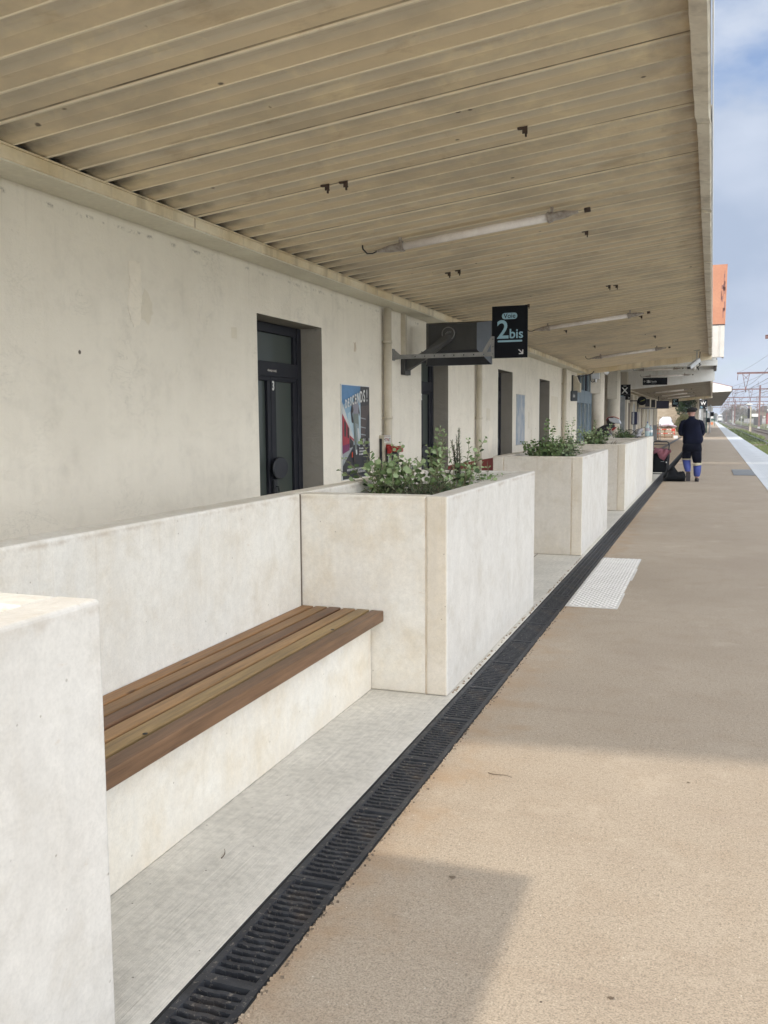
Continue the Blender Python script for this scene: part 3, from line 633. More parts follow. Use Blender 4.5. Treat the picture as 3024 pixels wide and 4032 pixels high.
tag(gq.build('grit', [m_plat, m_dead]), 'loose tan grit along the platform side of the drain', 'grit', kind='stuff')
# chips of gravel gathered along the foot of the first planter
gv = MB(); rg = random.Random(5)
for i in range(420):
    y = rg.uniform(4.5, 9.7); x = -1.2725+abs(rg.gauss(0, 0.010))+0.004
    if x > DL-0.001: continue
    s = rg.uniform(0.002, 0.0055)
    if rg.random() > 0.35+0.65*max(0, mnoise.noise(Vector((0, y*2, 3)))): continue
    gv.obox((x, y, s*0.6), (s, s*.3, 0), (-s*.2, s*.8, s*.1), (0, s*.1, s*.6))
tag(gv.build('gravel', M('tan_gravel', (0.33, 0.26, 0.18), (0.22, 0.17, 0.12), 60)), 'tan gravel chips gathered between planter foot and drain', 'gravel', kind='stuff')

# ------------------------------------------------------------------ planters
def planter(y0, y1, label, mats, soil_z=0.93, x0=-2.25, x1=-1.275, z1=1.06, group='pale concrete planters along the drain'):
    m_side, m_face, m_in = mats
    t = thing('concrete_planter', ((x0+x1)/2, (y0+y1)/2, 0), label, 'planter', group)
    w = 0.118
    b_ = MB().box(x1-w, x1, y0, y1, 0.001, z1); b_.m[2] = 1
    b_.build('side_panel', [m_side, m_endst], t, 0.011, 3)
    MB().box(x0, x0+w, y0, y1, 0.001, z1).build('side_panel', m_face, t, 0.011, 3)
    MB().box(x0+w+.0015, x1-w-.0015, y0+0.002, y0+w, 0.001, z1-.001).build('end_panel', m_face, t, 0.009, 3)
    MB().box(x0+w+.0015, x1-w-.0015, y1-w, y1-0.002, 0.001, z1-.001).build('end_panel', m_in, t, 0.009, 3)
    # mortar joints where the end panels meet the long sides
    for xx in (x0+w-.0035, x1-w-.0035):
        for ya_, yb_ in ((y0+.0012, y0+.010), (y1-.010, y1-.0012)):
            if ya_ > y0+1 and xx < x0+1 and False: continue
            MB().box(xx, xx+.007, ya_, yb_, .004, z1-.012).build('joint', m_cap, t)
    # soil with stones, lumpy
    s = MB(); nx, ny = 14, 34; rg = random.Random(int(y0*10)); vs = []; fs = []
    for jy in range(ny+1):
        for ix in range(nx+1):
            x = x0+w+(x1-x0-2*w)*ix/nx; yy = y0+w+(y1-y0-2*w)*jy/ny
            vs.append((x, yy, soil_z+0.035*mnoise.noise(Vector((x*6, yy*6, y0)))+0.012*mnoise.noise(Vector((x*25, yy*25, y0)))))
    for jy in range(ny):
        for ix in range(nx): a = jy*(nx+1)+ix; fs.append((a, a+1, a+nx+2, a+nx+1))
    s.add(vs, fs, 0, True)
    for k in range(170):
        x = rg.uniform(x0+w+.02, x1-w-.02); yy = rg.uniform(y0+w+.02, y1-w-.02); q = rg.uniform(.006, .022)
        s.ell((x, yy, soil_z+0.035*mnoise.noise(Vector((x*6, yy*6, y0)))+q*.3), q, q*.8, q*.6, 1, 6, 4)
    s.build('soil', [m_soil, M('grey_stone_%d' % int(y0), (0.26, 0.24, 0.21), (0.15, 0.13, 0.11), 30)], t)
    return t
planter(-0.85, 1.675, 'nearest pale concrete planter, at the left edge of the photo, sunlit on top', (m_conc[3], m_conc[1], m_conc[1]), soil_z=0.62)
planter(4.520, 7.000, 'pale concrete planter at the far end of the wooden bench', (m_conc[3], m_conc[0], m_conc[1]))
planter(9.800, 12.300, 'second free-standing concrete planter, past the tactile mat, tall leafy plant inside', (m_conc[3], m_conc[2], m_conc[2]))
planter(14.88, 17.230, 'concrete planter before the row of two more, with a plant and stones in it', (m_conc[1], m_conc[2], m_conc[2]), soil_z=0.97)
planter(17.238, 19.900, 'streaky whitish concrete planter in the middle of the joined far row', (m_conc[3], m_conc[2], m_conc[2]), soil_z=0.97)
planter(19.908, 22.150, 'last concrete planter of the joined row, two bottles standing on it', (m_conc[0], m_conc[2], m_conc[2]), soil_z=1.0)

# ------------------------------------------------------------------ bench
bt = thing('park_bench', (-1.9, 3.1, 0), 'slatted wooden bench on a pale concrete base with high concrete back', 'bench')
MB().box(-2.25, -2.107, 1.679, 4.514, 0.001, 1.060).build('backrest', m_conc[1], bt, 0.012, 3)
MB().box(-2.1055, -1.700, 1.679, 4.514, 0.001, 0.398).build('base', m_conc[0], bt, 0.006, 2)
MB().box(-2.113, -2.1055, 4.5135, 4.5195, 0.4, 1.055).build('joint', m_mortar, bt)
se = MB(); sw = 0.0675; gp = (0.478-6*sw)/5
for k in range(6):
    xa = -2.103+k*(sw+gp); dz = random.uniform(-.0015, .0015)
    zb = 0.400 if k < 5 else 0.384
    se.box(xa, xa+sw, 1.68, 4.510-random.uniform(0, .004), zb, 0.4435+dz, k)
se.build('seat', m_wood, bt, 0.004, 2)
for hx, hy in ((-1.706, 4.0), (-1.706, 2.44)):
    g = MB(); g.tube([(hx, hy, .4446), (hx, hy, .4454)], .009, 10); g.build('bolt_hole', m_rubber, bt)

# ------------------------------------------------------------------ station building
W0 = -3.90; WT = 3.70; WR = -4.15
doors = [(7.49, 8.95), (12.459, 13.87), (17.41, 18.77), (21.905, 23.34)]
sb = thing('station_building', (-6.5, 14, 0), 'long cream rendered station building with dark recessed doors along the platform', 'building')
w = MB(); ys = [-7.0]+[v for d in doors for v in d]+[28.35]; zo = 2.43
def wallface(y0, y1, z0, z1):
    ny = max(1, int((y1-y0)/0.7)); nz_ = max(1, int((z1-z0)/0.7))
    vs = []; fs = []
    for j in range(nz_+1):
        for i in range(ny+1): vs.append((W0, y0+(y1-y0)*i/ny, z0+(z1-z0)*j/nz_))
    for j in range(nz_):
        for i in range(ny): a = j*(ny+1)+i; fs.append((a, a+1, a+ny+2, a+ny+1))
    w.add(vs, fs)
reveals = []
for i in range(0, len(ys), 2): wallface(ys[i], ys[i+1], 0, zo)
wallface(-7.0, 28.35, zo, WT)
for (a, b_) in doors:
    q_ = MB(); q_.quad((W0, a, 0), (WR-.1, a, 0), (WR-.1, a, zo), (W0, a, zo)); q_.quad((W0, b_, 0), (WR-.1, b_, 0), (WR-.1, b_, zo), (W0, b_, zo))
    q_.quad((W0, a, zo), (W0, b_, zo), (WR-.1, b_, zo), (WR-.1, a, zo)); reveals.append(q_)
w.quad((WR-.1, -6.9, 0), (WR-.1, 28.3, 0), (WR-.1, 28.3, WT), (WR-.1, -6.9, WT))
w.quad((W0, 28.35, 0), (-9, 28.35, 0), (-9, 28.35, WT), (W0, 28.35, WT)); w.quad((W0, -7, 0), (-9, -7, 0), (-9, -7, WT), (W0, -7, WT))
w.quad((-9, -7, 0), (-9, 28.35, 0), (-9, 28.35, WT), (-9, -7, WT))
w.build('wall', m_wall, sb)
MB().box(-9.2, W0-.001, -7, 28.4, WT+.001, WT+.16).build('roof', m_grey, sb)
# patch of lighter filler and an old socket mark, as thin raised plaster
def patch(name, y, z, pts, mat, sy=1.0, sz=1.0, th=0.0025):
    g = MB(); g.prism([(y+a*sy, z+b*sz) for a, b in pts], 'x', W0+0.0005, W0+th); return g.build(name, mat, sb)
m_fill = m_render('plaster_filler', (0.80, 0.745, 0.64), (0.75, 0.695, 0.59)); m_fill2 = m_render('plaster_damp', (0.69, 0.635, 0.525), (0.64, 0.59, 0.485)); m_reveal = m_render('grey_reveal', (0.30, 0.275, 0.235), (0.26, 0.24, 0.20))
rg = random.Random(11)
def ragged(pts, q=0.012, n=3):
    o = []
    for i, a in enumerate(pts):
        b_ = pts[(i+1) % len(pts)]
        for k in range(n): f = k/n; o.append((a[0]+(b_[0]-a[0])*f+rg.uniform(-q, q), a[1]+(b_[1]-a[1])*f+rg.uniform(-q, q)))
    return o
patch('plaster_patch', 5.64, 2.38, ragged([(-.07, .2), (.0, .215), (.07, .2), (.075, .05), (.06, -.1), (.04, -.22), (-.03, -.25), (-.09, -.15), (-.085, -.02), (-.065, .05)], 0.010, 5), m_fill, th=.004)
patch('plaster_patch', 5.75, 2.30, ragged([(0.0, .12), (.08, .05), (.10, -.06), (.04, -.13), (-.06, -.1), (-.05, .02)]), m_fill2, th=.0022)
patch('plaster_patch', 7.07, 2.22, [(-.055, .04), (.04, .045), (.045, -.05), (-.05, -.055)], m_fill2)
patch('plaster_patch', 16.75, 1.05, ragged([(-.16, .15), (.0, .33), (.2, .2), (.18, -.1), (.02, -.3), (-.2, -.15)], .04), m_fill)
patch('plaster_patch', 24.2, 1.75, [(-.6, .32), (.5, .30), (.5, -.7), (-.6, -.68)], m_fill2)
for (yy, zz, ww, hh) in ((16.6, 1.55, .30, .22), (19.9, 1.25, .07, .5), (20.6, 1.45, .12, .35), (9.9, 2.3, .06, .11), (20.9, 1.1, .09, .22)):
    patch('flaked_paint', yy, zz, ragged([(-ww/2, hh/2), (ww/2, hh/2), (ww/2, -hh/2), (-ww/2, -hh/2)], .02, 4), m_fill2 if hh > .2 else m_cap)

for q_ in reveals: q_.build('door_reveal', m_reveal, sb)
def door(y0, y1, num=None, narrow=0.375):
    d = bpy.data.objects.new('door', None); COL.objects.link(d); d.parent = sb; d.location = Vector((WR, (y0+y1)/2, 0))-PLOC(sb)
    X = WR; f = MB(); T = 0.055
    ym = 8.24 if num == '3' else y0+0.75
    ya, yb = y0+0.012, y1-0.004
    # frame: jambs, head, transom rail, leaf stiles
    f.box(X-T, X, ya, ya+.02, 0, 2.425); f.box(X-T, X+.012, yb-.09, yb, 0, 2.425); f.box(X-T, X, ya+.0201, yb-.0901, 2.33, 2.425)
    f.box(X-T, X+.008, ya+.0201, yb-.0901, 1.90, 2.045)
    f.box(X-T+.01, X-.004, ya+.0201, ya+.05, 2.0451, 2.3299); f.box(X-T+.01, X-.004, yb-.145, yb-.0901, 2.0451, 2.3299)
    f.box(X-T+.01, X-.002, ya+.0201, ym-.002, .02, .22); f.box(X-T+.01, X-.002, ym+.002, yb-.0901, .02, .22)
    f.box(X-T+.01, X-.002, ya+.0201, ym-.002, 1.855, 1.8999); f.box(X-T+.01, X-.002, ym+.002, yb-.0901, 1.855, 1.8999)
    f.box(X-T+.01, X-.002, ym-.068, ym-.002, .2201, 1.8549); f.box(X-T+.01, X+.004, ym+.002, ym+.105, .2201, 1.8549)
    f.box(X-T+.01, X-.002, yb-.175, yb-.0901, .2201, 1.8549); f.box(X-T+.01, X-.002, ya+.0201, ya+.09, .2201, 1.8549)
    f.build('door_frame', m_navy, d, 0.004, 1)
    MB().box(X-.048, X-.038, ya+.05, yb-.145, 2.05, 2.33).build('window_pane', m_pane, d)
    MB().box(X-.044, X-.034, ya+.08, ym-.06, .22, 1.86).build('window_pane', m_pane, d)
    MB().box(X-.044, X-.034, ym+.10, yb-.17, .22, 1.86).build('window_pane', m_pane, d)
    h = MB(); h.ring
    rg_ = [h.ring((X+xx, ym+.10, .985), (0, 1, 0), (0, 0, 1), .168*s_, .113*s_, 28) for xx, s_ in ((.006, .3), (.03, .3), (.031, 1), (.046, 1), (.052, .93))]
    h.loft(rg_, 0, True, False); h.box(X+.0045, X+.03, ym-.02, ym+.05, .66, .87); h.tube([(X+.03, ym+.02, .80), (X+.06, ym+.02, .80), (X+.062, ym+.02, .75)], .008, 8)
    h.build('handle', m_black, d)
    if num:
        text(num, 0.125, m_signwhite, 'number', d, (X+.0055, ym+.045, 1.805), FACE_X, bold=0.004, sx=0.8)
    if num == '3':
        g = MB(); r_ = random.Random(4)
        for k in range(9):
            yy = ym-.07+k*.022; g.prism(ragged([(yy-.01, 1.955), (yy+.012, 1.972), (yy+.008, 1.945)], .004, 2), 'x', X+.0083, X+.0095)
        g.build('scraped_paint', m_signgrey, d)
for (a, b_), n_ in zip(doors, ('3', '2', None, None)): door(a, b_, n_)

def downpipe(y0, y1, zt=2.84, zb=0.0, tilt=0):
    r_ = (y1-y0)/2; yc = (y0+y1)/2; xc = W0+r_+.02
    g = MB(); g.tube([(xc, yc, zb), (xc, yc, zt)], r_, 20)
    pp = g.build('downpipe', m_pipe, sb)
    for z in (2.43, 1.49, 0.5):
        c = MB(); c.tube([(xc, yc, z-.018), (xc, yc, z+.018)], r_+.008, 20); c.box(W0, xc-.02, yc-.02, yc+.02, z-.015, z+.015); c.box(xc-.085, xc-.03, yc-.012, yc+.012, z-.012, z+.012)
        o = c.build('pipe_clamp', m_pipe, pp)
downpipe(10.79, 10.89); downpipe(15.56, 15.66); downpipe(25.25, 25.37)

# ------------------------------------------------------------------ canopy over the platform
XB = -3.62; ZB = 2.955; XO = -0.13; ZO = 3.35; Y0 = 0.75; Y1 = 28.35; PIT = 0.2685; YL = 4.949
cn = thing('platform_canopy', (-1.9, 14.5, 2.87), 'long cream corrugated metal canopy over the walkway and planters', 'canopy')
prof = [(0.0, 0.0), (0.012, 0.0), (0.022, 0.024), (0.105, 0.024), (0.145, 0.005), (0.2665, 0.005), (0.2684, 0.0)]
s = MB(); vs = []; fs = []; yy = YL-PIT*16; pts = []
while yy < Y1-0.02:
    k = round((yy-YL)/PIT); lower = -0.004 if k % 4 == 0 else 0
    for a, z in prof: pts.append((yy+a, z+(lower if a < 0.02 or a > .2 else 0)))
    yy += PIT
pts = [q for q in pts if Y0 <= q[0] <= Y1]
xs = [XB-.02, XB+(XO-XB)/3, XB+2*(XO-XB)/3, XO+.004]
for x in xs:
    for (y_, z_) in pts:
        zz = ZB+(x-XB)/(XO-XB)*(ZO-ZB)+z_+0.003*mnoise.noise(Vector((x, y_*2, 0))); vs.append((x, y_, zz))
n = len(pts)
for i in range(len(xs)-1):
    for j in range(n-1): a = i*n+j; fs.append((a, a+1, a+n+1, a+n))
s.add(vs, fs); s.build('soffit', m_soff, cn)
top = MB(); top.prism([(-4.02, 3.03), (-0.15, 3.42), (-0.15, 3.46), (-4.02, 3.12)], 'y', Y0, Y1-.02); top.build('roof_deck', m_grey, cn)
b = MB()      # box beam along the wall: front, underside and top lip
b.box(W0+.001, XB, Y0, Y1, 2.872, ZB-.012, 0)
b.build('wall_beam', [m_beam], cn, 0.006, 2)
b = MB(); b.box(W0+.001, XB-.012, Y0, Y1, 2.862, 2.8715)
b.build('beam_underside', m_beam_under, cn)
b = MB(); b.box(XB-.02, XB+.008, Y0, Y1, ZB-.0125, ZB-.002); b.build('top_lip', m_beam, cn)
for yj in (6.0, 9.9, 13.8, 17.7, 21.6, 25.5):
    c = MB(); c.box(XB-.001, XB+.003, yj, yj+.012, 2.875, ZB-.014); c.build('beam_joint', m_cap, cn)
b = MB(); b.box(W0+.001, -0.12, Y1+.001, Y1+.05, 2.80, 2.81)
eb = MB(); eb.prism([(W0+.001, 2.80), (-.06, 3.17), (-.06, 3.37), (W0+.001, 2.98)], 'y', Y1+.0005, Y1+.12); eb.build('end_beam', m_beam, cn)
# gutter: lengths of box section, each slightly out of line with the next
g = MB(); y = Y0; k = 0; rg = random.Random(2)
yj = [Y0, 3.3, 6.25, 8.85, 11.6, 14.3, 16.9, 19.6, 22.4, 25.3, Y1+.12]
for a, b_ in zip(yj[:-1], yj[1:]):
    dx = rg.uniform(-.006, .006); dz = rg.uniform(-.008, .006); x0, x1 = XO-.014+dx, -.056+dx*.5
    n_ = 14
    rings = []
    for q in range(n_+1):
        yy = a+(b_-a)*q/n_; wv = 0.0025*math.sin(q*2.7+k)+(0.012 if q == n_ else 0)
        rings.append([(x0+wv*.6, yy, 3.290+dz+wv), (x1-.012, yy, 3.278+dz+wv), (x1, yy, 3.290+dz), (x1, yy, 3.40), (x1-.01, yy, 3.40), (x0, yy, 3.36)])
    g.loft([[Vector(v) for v in r_] for r_ in rings], 0, True, False); k += 1
g.build('gutter', m_gut, cn)
f = MB(); f.box(-.0495, -.044, Y0, Y1+.1, 3.300, 3.405); f.build('fascia_strip', m_white, cn)
# rusted hanger clips and bolt ends left in the soffit
def zs(x): return ZB+(x-XB)/(XO-XB)*(ZO-ZB)
m_clip = M('rusty_clip', (0.085, 0.055, 0.04), (0.05, 0.035, 0.03), 30, 0.8, 0.3)
for (x, y) in ((-1.13, 5.75), (-2.42, 6.0), (-2.55, 5.98), (-1.17, 9.0), (-2.62, 9.75), (-2.74, 9.78), (-1.24, 12.65), (-1.33, 12.6), (-2.5, 13.1), (-1.2, 16.6), (-2.55, 17.0), (-1.2, 20.6), (-2.5, 20.9)):
    c = MB(); z = zs(x); c.box(x-.016, x+.016, y-.003, y+.003, z-.036, z+.01); c.box(x+.003, x+.013, y-.016, y+.0, z-.058, z-.036); c.box(x-.045, x+.0, y-.012, y+.012, z-.010, z+.002); c.tube([(x+.008, y-.02, z-.03), (x+.008, y+.02, z-.03)], .005, 6)
    c.build('hanger_clip', m_clip, cn)

# tube lights slung under the canopy
m_tube = M('frosted_tube', (0.92, 0.87, 0.83), (0.80, 0.74, 0.70), 8, 0.25, 0, spec=0.6)
m_capm = M('clear_yellowed_cap', (0.26, 0.22, 0.19), (0.45, 0.41, 0.37), 30, 0.3, 0.2)
def tube_light(y, label, x0=-2.65, x1=-1.31, zf=None, slope=None):
    zf = zf or (lambda x: zs(x)-0.075)
    t = thing('tube_light', ((x0+x1)/2, y, zf((x0+x1)/2)), label, 'tube light', 'tube lights under the canopy')
    a, b_ = Vector((x0, y, zf(x0))), Vector((x1, y, zf(x1))); d = (b_-a).normalized()
    MB().tube([a+d*.03, b_-d*.03], .036, 16).build('lamp_tube', m_tube, t)
    for p0, s_ in ((a, -1), (b_, 1)):
        e = MB(); e.tube([p0-d*.03*s_, p0+d*.005*s_, p0+d*.012*s_, p0+d*.10*s_, p0+d*.17*s_, p0+d*.22*s_], [.044, .044, .037, .034, .018, .012], 14)
        e.tube([p0-d*.035*s_, p0-d*.015*s_], .047, 14); e.box(p0.x-.012, p0.x+.012, y-.012, y+.012, p0.z+.03, p0.z+.09)
        e.build('end_cap', m_capm, t)
    p0 = a-d*.22
    MB().tube([p0, p0+Vector((-.04, 0, -.015)), p0+Vector((-.10, .01, -.012)), p0+Vector((-.14, .01, .03)), p0+Vector((-.145, .01, .08))], .007, 6).build('cable', m_black, t)
    q = b_+d*.27; MB().tube([q, q+d*.05], .02, 8).build('plug', m_clip, t)
tube_light(7.85, 'nearest frosted tube light slung under the corrugated canopy, left of the big sign')
tube_light(15.6, 'second frosted tube light along the canopy, just right of the 2bis sign')
tube_light(23.3, 'third, farthest frosted tube light under the near canopy')

# ------------------------------------------------------------------ posters on the wall
def poster_big():
    t = thing('poster', (W0, 9.9, 1.32), 'framed railway safety poster reading DESCENDS! between door 3 and the drainpipe', 'poster')
    Y0_, Y1_, Z0, Z1 = 9.452, 10.318, 0.796, 1.856; X = W0+.002
    MB().box(X, X+.012, Y0_-.012, Y1_+.006, Z0-.008, Z1+.010).build('frame', m_signwhite, t)
    c = {k: M('print_'+k, v, None, 7, 0.45, 0) for k, v in dict(sky=(0.10, 0.23, 0.42), pale=(0.42, 0.55, 0.62), dark=(0.035, 0.032, 0.033), brown=(0.075, 0.055, 0.05), red=(0.35, 0.03, 0.05), mag=(0.16, 0.02, 0.09), ground=(0.028, 0.030, 0.036), grey=(0.25, 0.30, 0.31), shirt=(0.25, 0.24, 0.28), olive=(0.17, 0.20, 0.18), white=(0.55, 0.57, 0.56), skin=(0.045, 0.03, 0.028), kerb=(0.30, 0.33, 0.34), orange=(0.6, 0.08, 0.03), sky2=(0.26, 0.40, 0.52)).items()}
    W_, H_ = Y1_-Y0_, Z1-Z0
    g = MB(); mats = list(c.values()); idx = {k: i for i, k in enumerate(c)}
    lay = [0]
    def poly(k, pts):
        lay[0] += 1; xx = X+.0122+.0004*lay[0]
        vs = [(xx, Y0_+u*W_, Z1-v*H_) for u, v in pts]; g.add(vs, [tuple(range(len(vs)))], idx[k])
    poly('sky', [(0, 0), (.66, 0), (.66, .72), (0, .72)]); poly('sky2', [(0, .22), (.5, .1), (.66, .05), (.66, .72), (0, .72)])
    poly('pale', [(.2, .30), (.66, .2), (.66, .72), (.2, .72)])
    poly('dark', [(.66, 0), (1, 0), (1, .25), (.66, .24)]); poly('brown', [(.66, .22), (1, .2), (1, .62), (.66, .66)]); poly('dark', [(.78, .60), (.93, .32), (1, .28), (1, .8), (.78, .8)])
    for v in (.34, .44, .52): poly('kerb', [(.66, v), (.85, v+.015), (.85, v+.025), (.66, v+.012)])
    poly('ground', [(0, .80), (.25, .72), (.4, .64), (1, .62), (1, 1), (0, 1)])
    poly('kerb', [(0, .72), (.28, .64), (.42, .63), (.0, .86)])
    poly('white', [(0, .18), (.06, .24), (.28, .46), (.40, .56), (.40, .62), (.24, .54), (0, .30)])
    poly('red', [(0, .30), (.24, .46), (.24, .69), (0, .73)]); poly('mag', [(0, .64), (.24, .62), (.24, .69), (0, .73)]); poly('red', [(.25, .53), (.40, .58), (.40, .60), (.25, .56)])
    poly('dark', [(.25, .56), (.38, .60), (.38, .66), (.25, .67)])
    poly('dark', [(.06, .37), (.12, .40), (.12, .55), (.06, .54)]); poly('dark', [(.17, .44), (.22, .46), (.22, .56), (.17, .56)])
    # rider seen from behind on a scooter
    poly('olive', [(.38, .28), (.56, .28), (.58, .44), (.50, .45), (.49, .70), (.43, .70), (.40, .45)])
    poly('grey', [(.44, .40), (.56, .42), (.63, .60), (.60, .66), (.52, .64), (.46, .48)]); poly('white', [(.52, .46), (.58, .46), (.62, .62), (.57, .63)])
    poly('shirt', [(.34, .19), (.42, .165), (.50, .165), (.58, .21), (.60, .29), (.56, .30), (.38, .30), (.35, .26)])
    poly('skin', [(.34, .20), (.30, .28), (.33, .40), (.38, .40), (.34, .30), (.38, .26)]); poly('skin', [(.58, .22), (.61, .29), (.59, .33), (.56, .28)])
    poly('skin', [(.41, .12), (.44, .105), (.48, .115), (.49, .16), (.46, .18), (.41, .165)])
    poly('orange', [(.30, .72), (.34, .71), (.34, .77), (.30, .775)]); poly('dark', [(.36, .70), (.45, .70), (.46, .78), (.44, .84), (.38, .84), (.36, .78)]); poly('white', [(.44, .70), (.49, .69), (.50, .74), (.46, .75)])
    for u in (.68, .73, .86): poly('dark', [(u, .56), (u+.04, .56), (u+.03, .66), (u+.01, .66)])
    for u in (.71, .77, .93): poly('white', [(u, .58), (u+.025, .57), (u+.02, .66), (u, .66)])
    g.build('print', mats, t)
    xx = X+.0122+.0004*(lay[0]+2)
    for i, ch_ in enumerate('DESCENDS!'):      # the word climbs and grows to the right
        u = [.11, .195, .275, .355, .445, .545, .655, .765, .87][i]; vz = [.205, .19, .175, .16, .148, .137, .122, .112, .105][i]; s_ = [.105, .105, .11, .115, .12, .13, .145, .155, .16][i]
        text(ch_, s_*1.25, m_signwhite, 'lettering', t, (xx, Y0_+u*W_, Z1-vz*H_), FACE_X, bold=.004, sx=.66, depth=.0002)
    for i, ln in enumerate(('Sur les quais,', 'circuler à trottinette', 'fait dérailler.')): text(ln, .034, m_signwhite, 'lettering', t, (xx, Y0_+.56*W_, Z1-(.68+.032*i)*H_), FACE_X, 'LEFT', bold=.0006, sx=.8, depth=.0002)
    text('MIEUX VAUT UN PETIT CONTRETEMPS', .034, m_signwhite, 'lettering', t, (xx, Y0_+.12*W_, Z1-.905*H_), FACE_X, 'LEFT', bold=.0004, sx=.9, depth=.0002)
    text("QU'UN GROS CHOC", .034, m_signwhite, 'lettering', t, (xx, Y0_+.46*W_, Z1-.935*H_), FACE_X, 'LEFT', bold=.0004, sx=.9, depth=.0002)
poster_big()
pt = thing('poster', (W0, 19.6, 1.45), 'faded bluish poster half scraped off the wall past the third door', 'poster')
def faded():
    t = NT('faded_print'); x, y, z = t.xyz(); n = t.noise(2.6, 6, 0.7, t.mapv((1, 1.6, 1)))
    zz = t.n('ShaderNodeMapRange'); t.L(t.math('ADD', z, t.math('MULTIPLY', n, .5)), zz.inputs[0]); zz.inputs[1].default_value = -0.2; zz.inputs[2].default_value = 0.7
    col = t.mix(zz.outputs[0], (0.24, 0.22, 0.195), (0.27, 0.32, 0.38)); col = t.mix(t.ramp(t.noise(5, 5, .6, t.mapv((1, 2.2, .7))), [(0.5, 0.0), (0.56, 0.8)]), col, (0.46, 0.46, 0.45))
    col = t.mix(t.ramp(t.noise(9, 6, .8), [(0.62, 0.0), (0.66, 0.8)]), col, (0.12, 0.09, 0.07)); return t.done(col, .6)
MB().box(W0+.003, W0+.008, 19.14, 20.06, 0.93, 1.99).build('print', faded(), pt, raw=False)
MB().box(W0+.002, W0+.010, 19.12, 20.08, 0.915, 0.929).build('bottom_strip', m_signgrey, pt)
MB().box(W0+.002, W0+.010, 19.12, 20.08, 1.991, 2.0).build('top_strip', m_signgrey, pt)

# ------------------------------------------------------------------ call post with 776 plate
cp = thing('emergency_call_post', (-3.8, 10.6, 0), 'grey post with a white 776 plate and red box, behind the first planter', 'call post')
g = MB(); g.box(-3.899, -3.828, 10.70, 10.80, 0, 1.275); g.build('post', m_pipe, cp, .004, 1)
g = MB(); g.box(-3.893, -3.862, 10.694, 10.6995, .45, 1.232); g.build('door_slot', m_black, cp)
g = MB(); g.box(-3.827, -3.743, 10.68, 10.69, 1.180, 1.276); g.build('number_plate', m_signwhite, cp)
text('TELEPHONE SIGNAUX', .0085, m_red, 'lettering', cp, (-3.785, 10.679, 1.262), FACE_CAM, bold=.0001, depth=.0002)
text('776', .046, m_red, 'lettering', cp, (-3.790, 10.679, 1.218), FACE_CAM, bold=.0008, depth=.0002, sx=.75)
text('V\n4', .014, m_darkgrey, 'lettering', cp, (-3.760, 10.679, 1.218), FACE_CAM, bold=.0004, depth=.0002)
g = MB(); g.tube([(-3.819, 10.679, 1.225), (-3.819, 10.672, 1.225)], .005, 8); g.tube([(-3.751, 10.679, 1.232), (-3.751, 10.672, 1.232)], .005, 8); g.build('bolt', m_black, cp)
g = MB(); g.box(-3.782, -3.726, 10.66, 10.74, 1.045, 1.135); g.box(-3.722, -3.602, 10.66, 10.76, 1.068, 1.142); g.build('red_box', m_red, cp, .008, 2)
g = MB(); g.box(-3.825, -3.735, 10.745, 10.76, 1.10, 1.16); g.box(-3.825, -3.79, 10.75, 10.77, .6, 1.10, 1); g.build('bracket', [m_red, m_black], cp)
g = MB(); g.box(-3.778, -3.730, 10.68, 10.74, .55, 1.0445); g.box(-3.72, -3.66, 10.68, 10.74, .5, 1.0675, 1); g.build('pedestal', [m_lgrey, m_black], cp)
mt_ = thing('wall_outlet', (W0, 12.1, .95), 'small round white outlet cover low on the wall before door 2', 'outlet cover')
g = MB(); g.tube([(W0+.001, 11.98, .80), (W0+.02, 11.98, .80)], .05, 16); g.build('cover', m_lgrey, mt_); g = MB(); g.tube([(W0+.021, 11.98, .80), (W0+.025, 11.98, .80)], .025, 12); g.build('hole', m_darkgrey, mt_)

# ------------------------------------------------------------------ hanging signs
def rbox(g, x0, x1, z0, z1, y, r_, m=0, th=.001, n=5):
    pts = []
    for cx, cz, a0 in ((x1-r_, z1-r_, 0), (x0+r_, z1-r_, 90), (x0+r_, z0+r_, 180), (x1-r_, z0+r_, 270)):
        for k in range(n+1): a = R(a0+90*k/n); pts.append((cx+r_*math.cos(a), cz+r_*math.sin(a)))
    g.prism(pts, 'y', y-th, y, m)
def arrow(g, cx, cz, s_, y, kind='se', m=0):
    if kind == 'se':
        g.obox((cx-.02*s_, y-.0005, cz+.02*s_), (.34*s_, 0, -.34*s_), (0, .0005, 0), (.055*s_, 0, .055*s_), m)
        g.box(cx-.30*s_, cx+.42*s_, y-.0025, y-.0012, cz-.42*s_, cz-.26*s_, m); g.box(cx+.26*s_, cx+.42*s_, y-.0038, y-.0027, cz-.42*s_, cz+.30*s_, m)
    else:
        g.box(cx-.35*s_, cx+.45*s_, y-.001, y, cz-.07*s_, cz+.07*s_, m)
        for q in (1, -1): g.obox((cx-.22*s_, y-.0025, cz+.17*s_*q), (.2*s_, 0, .2*s_*q), (0, .0006, 0), (.05*s_, 0, -.05*s_*q), m)
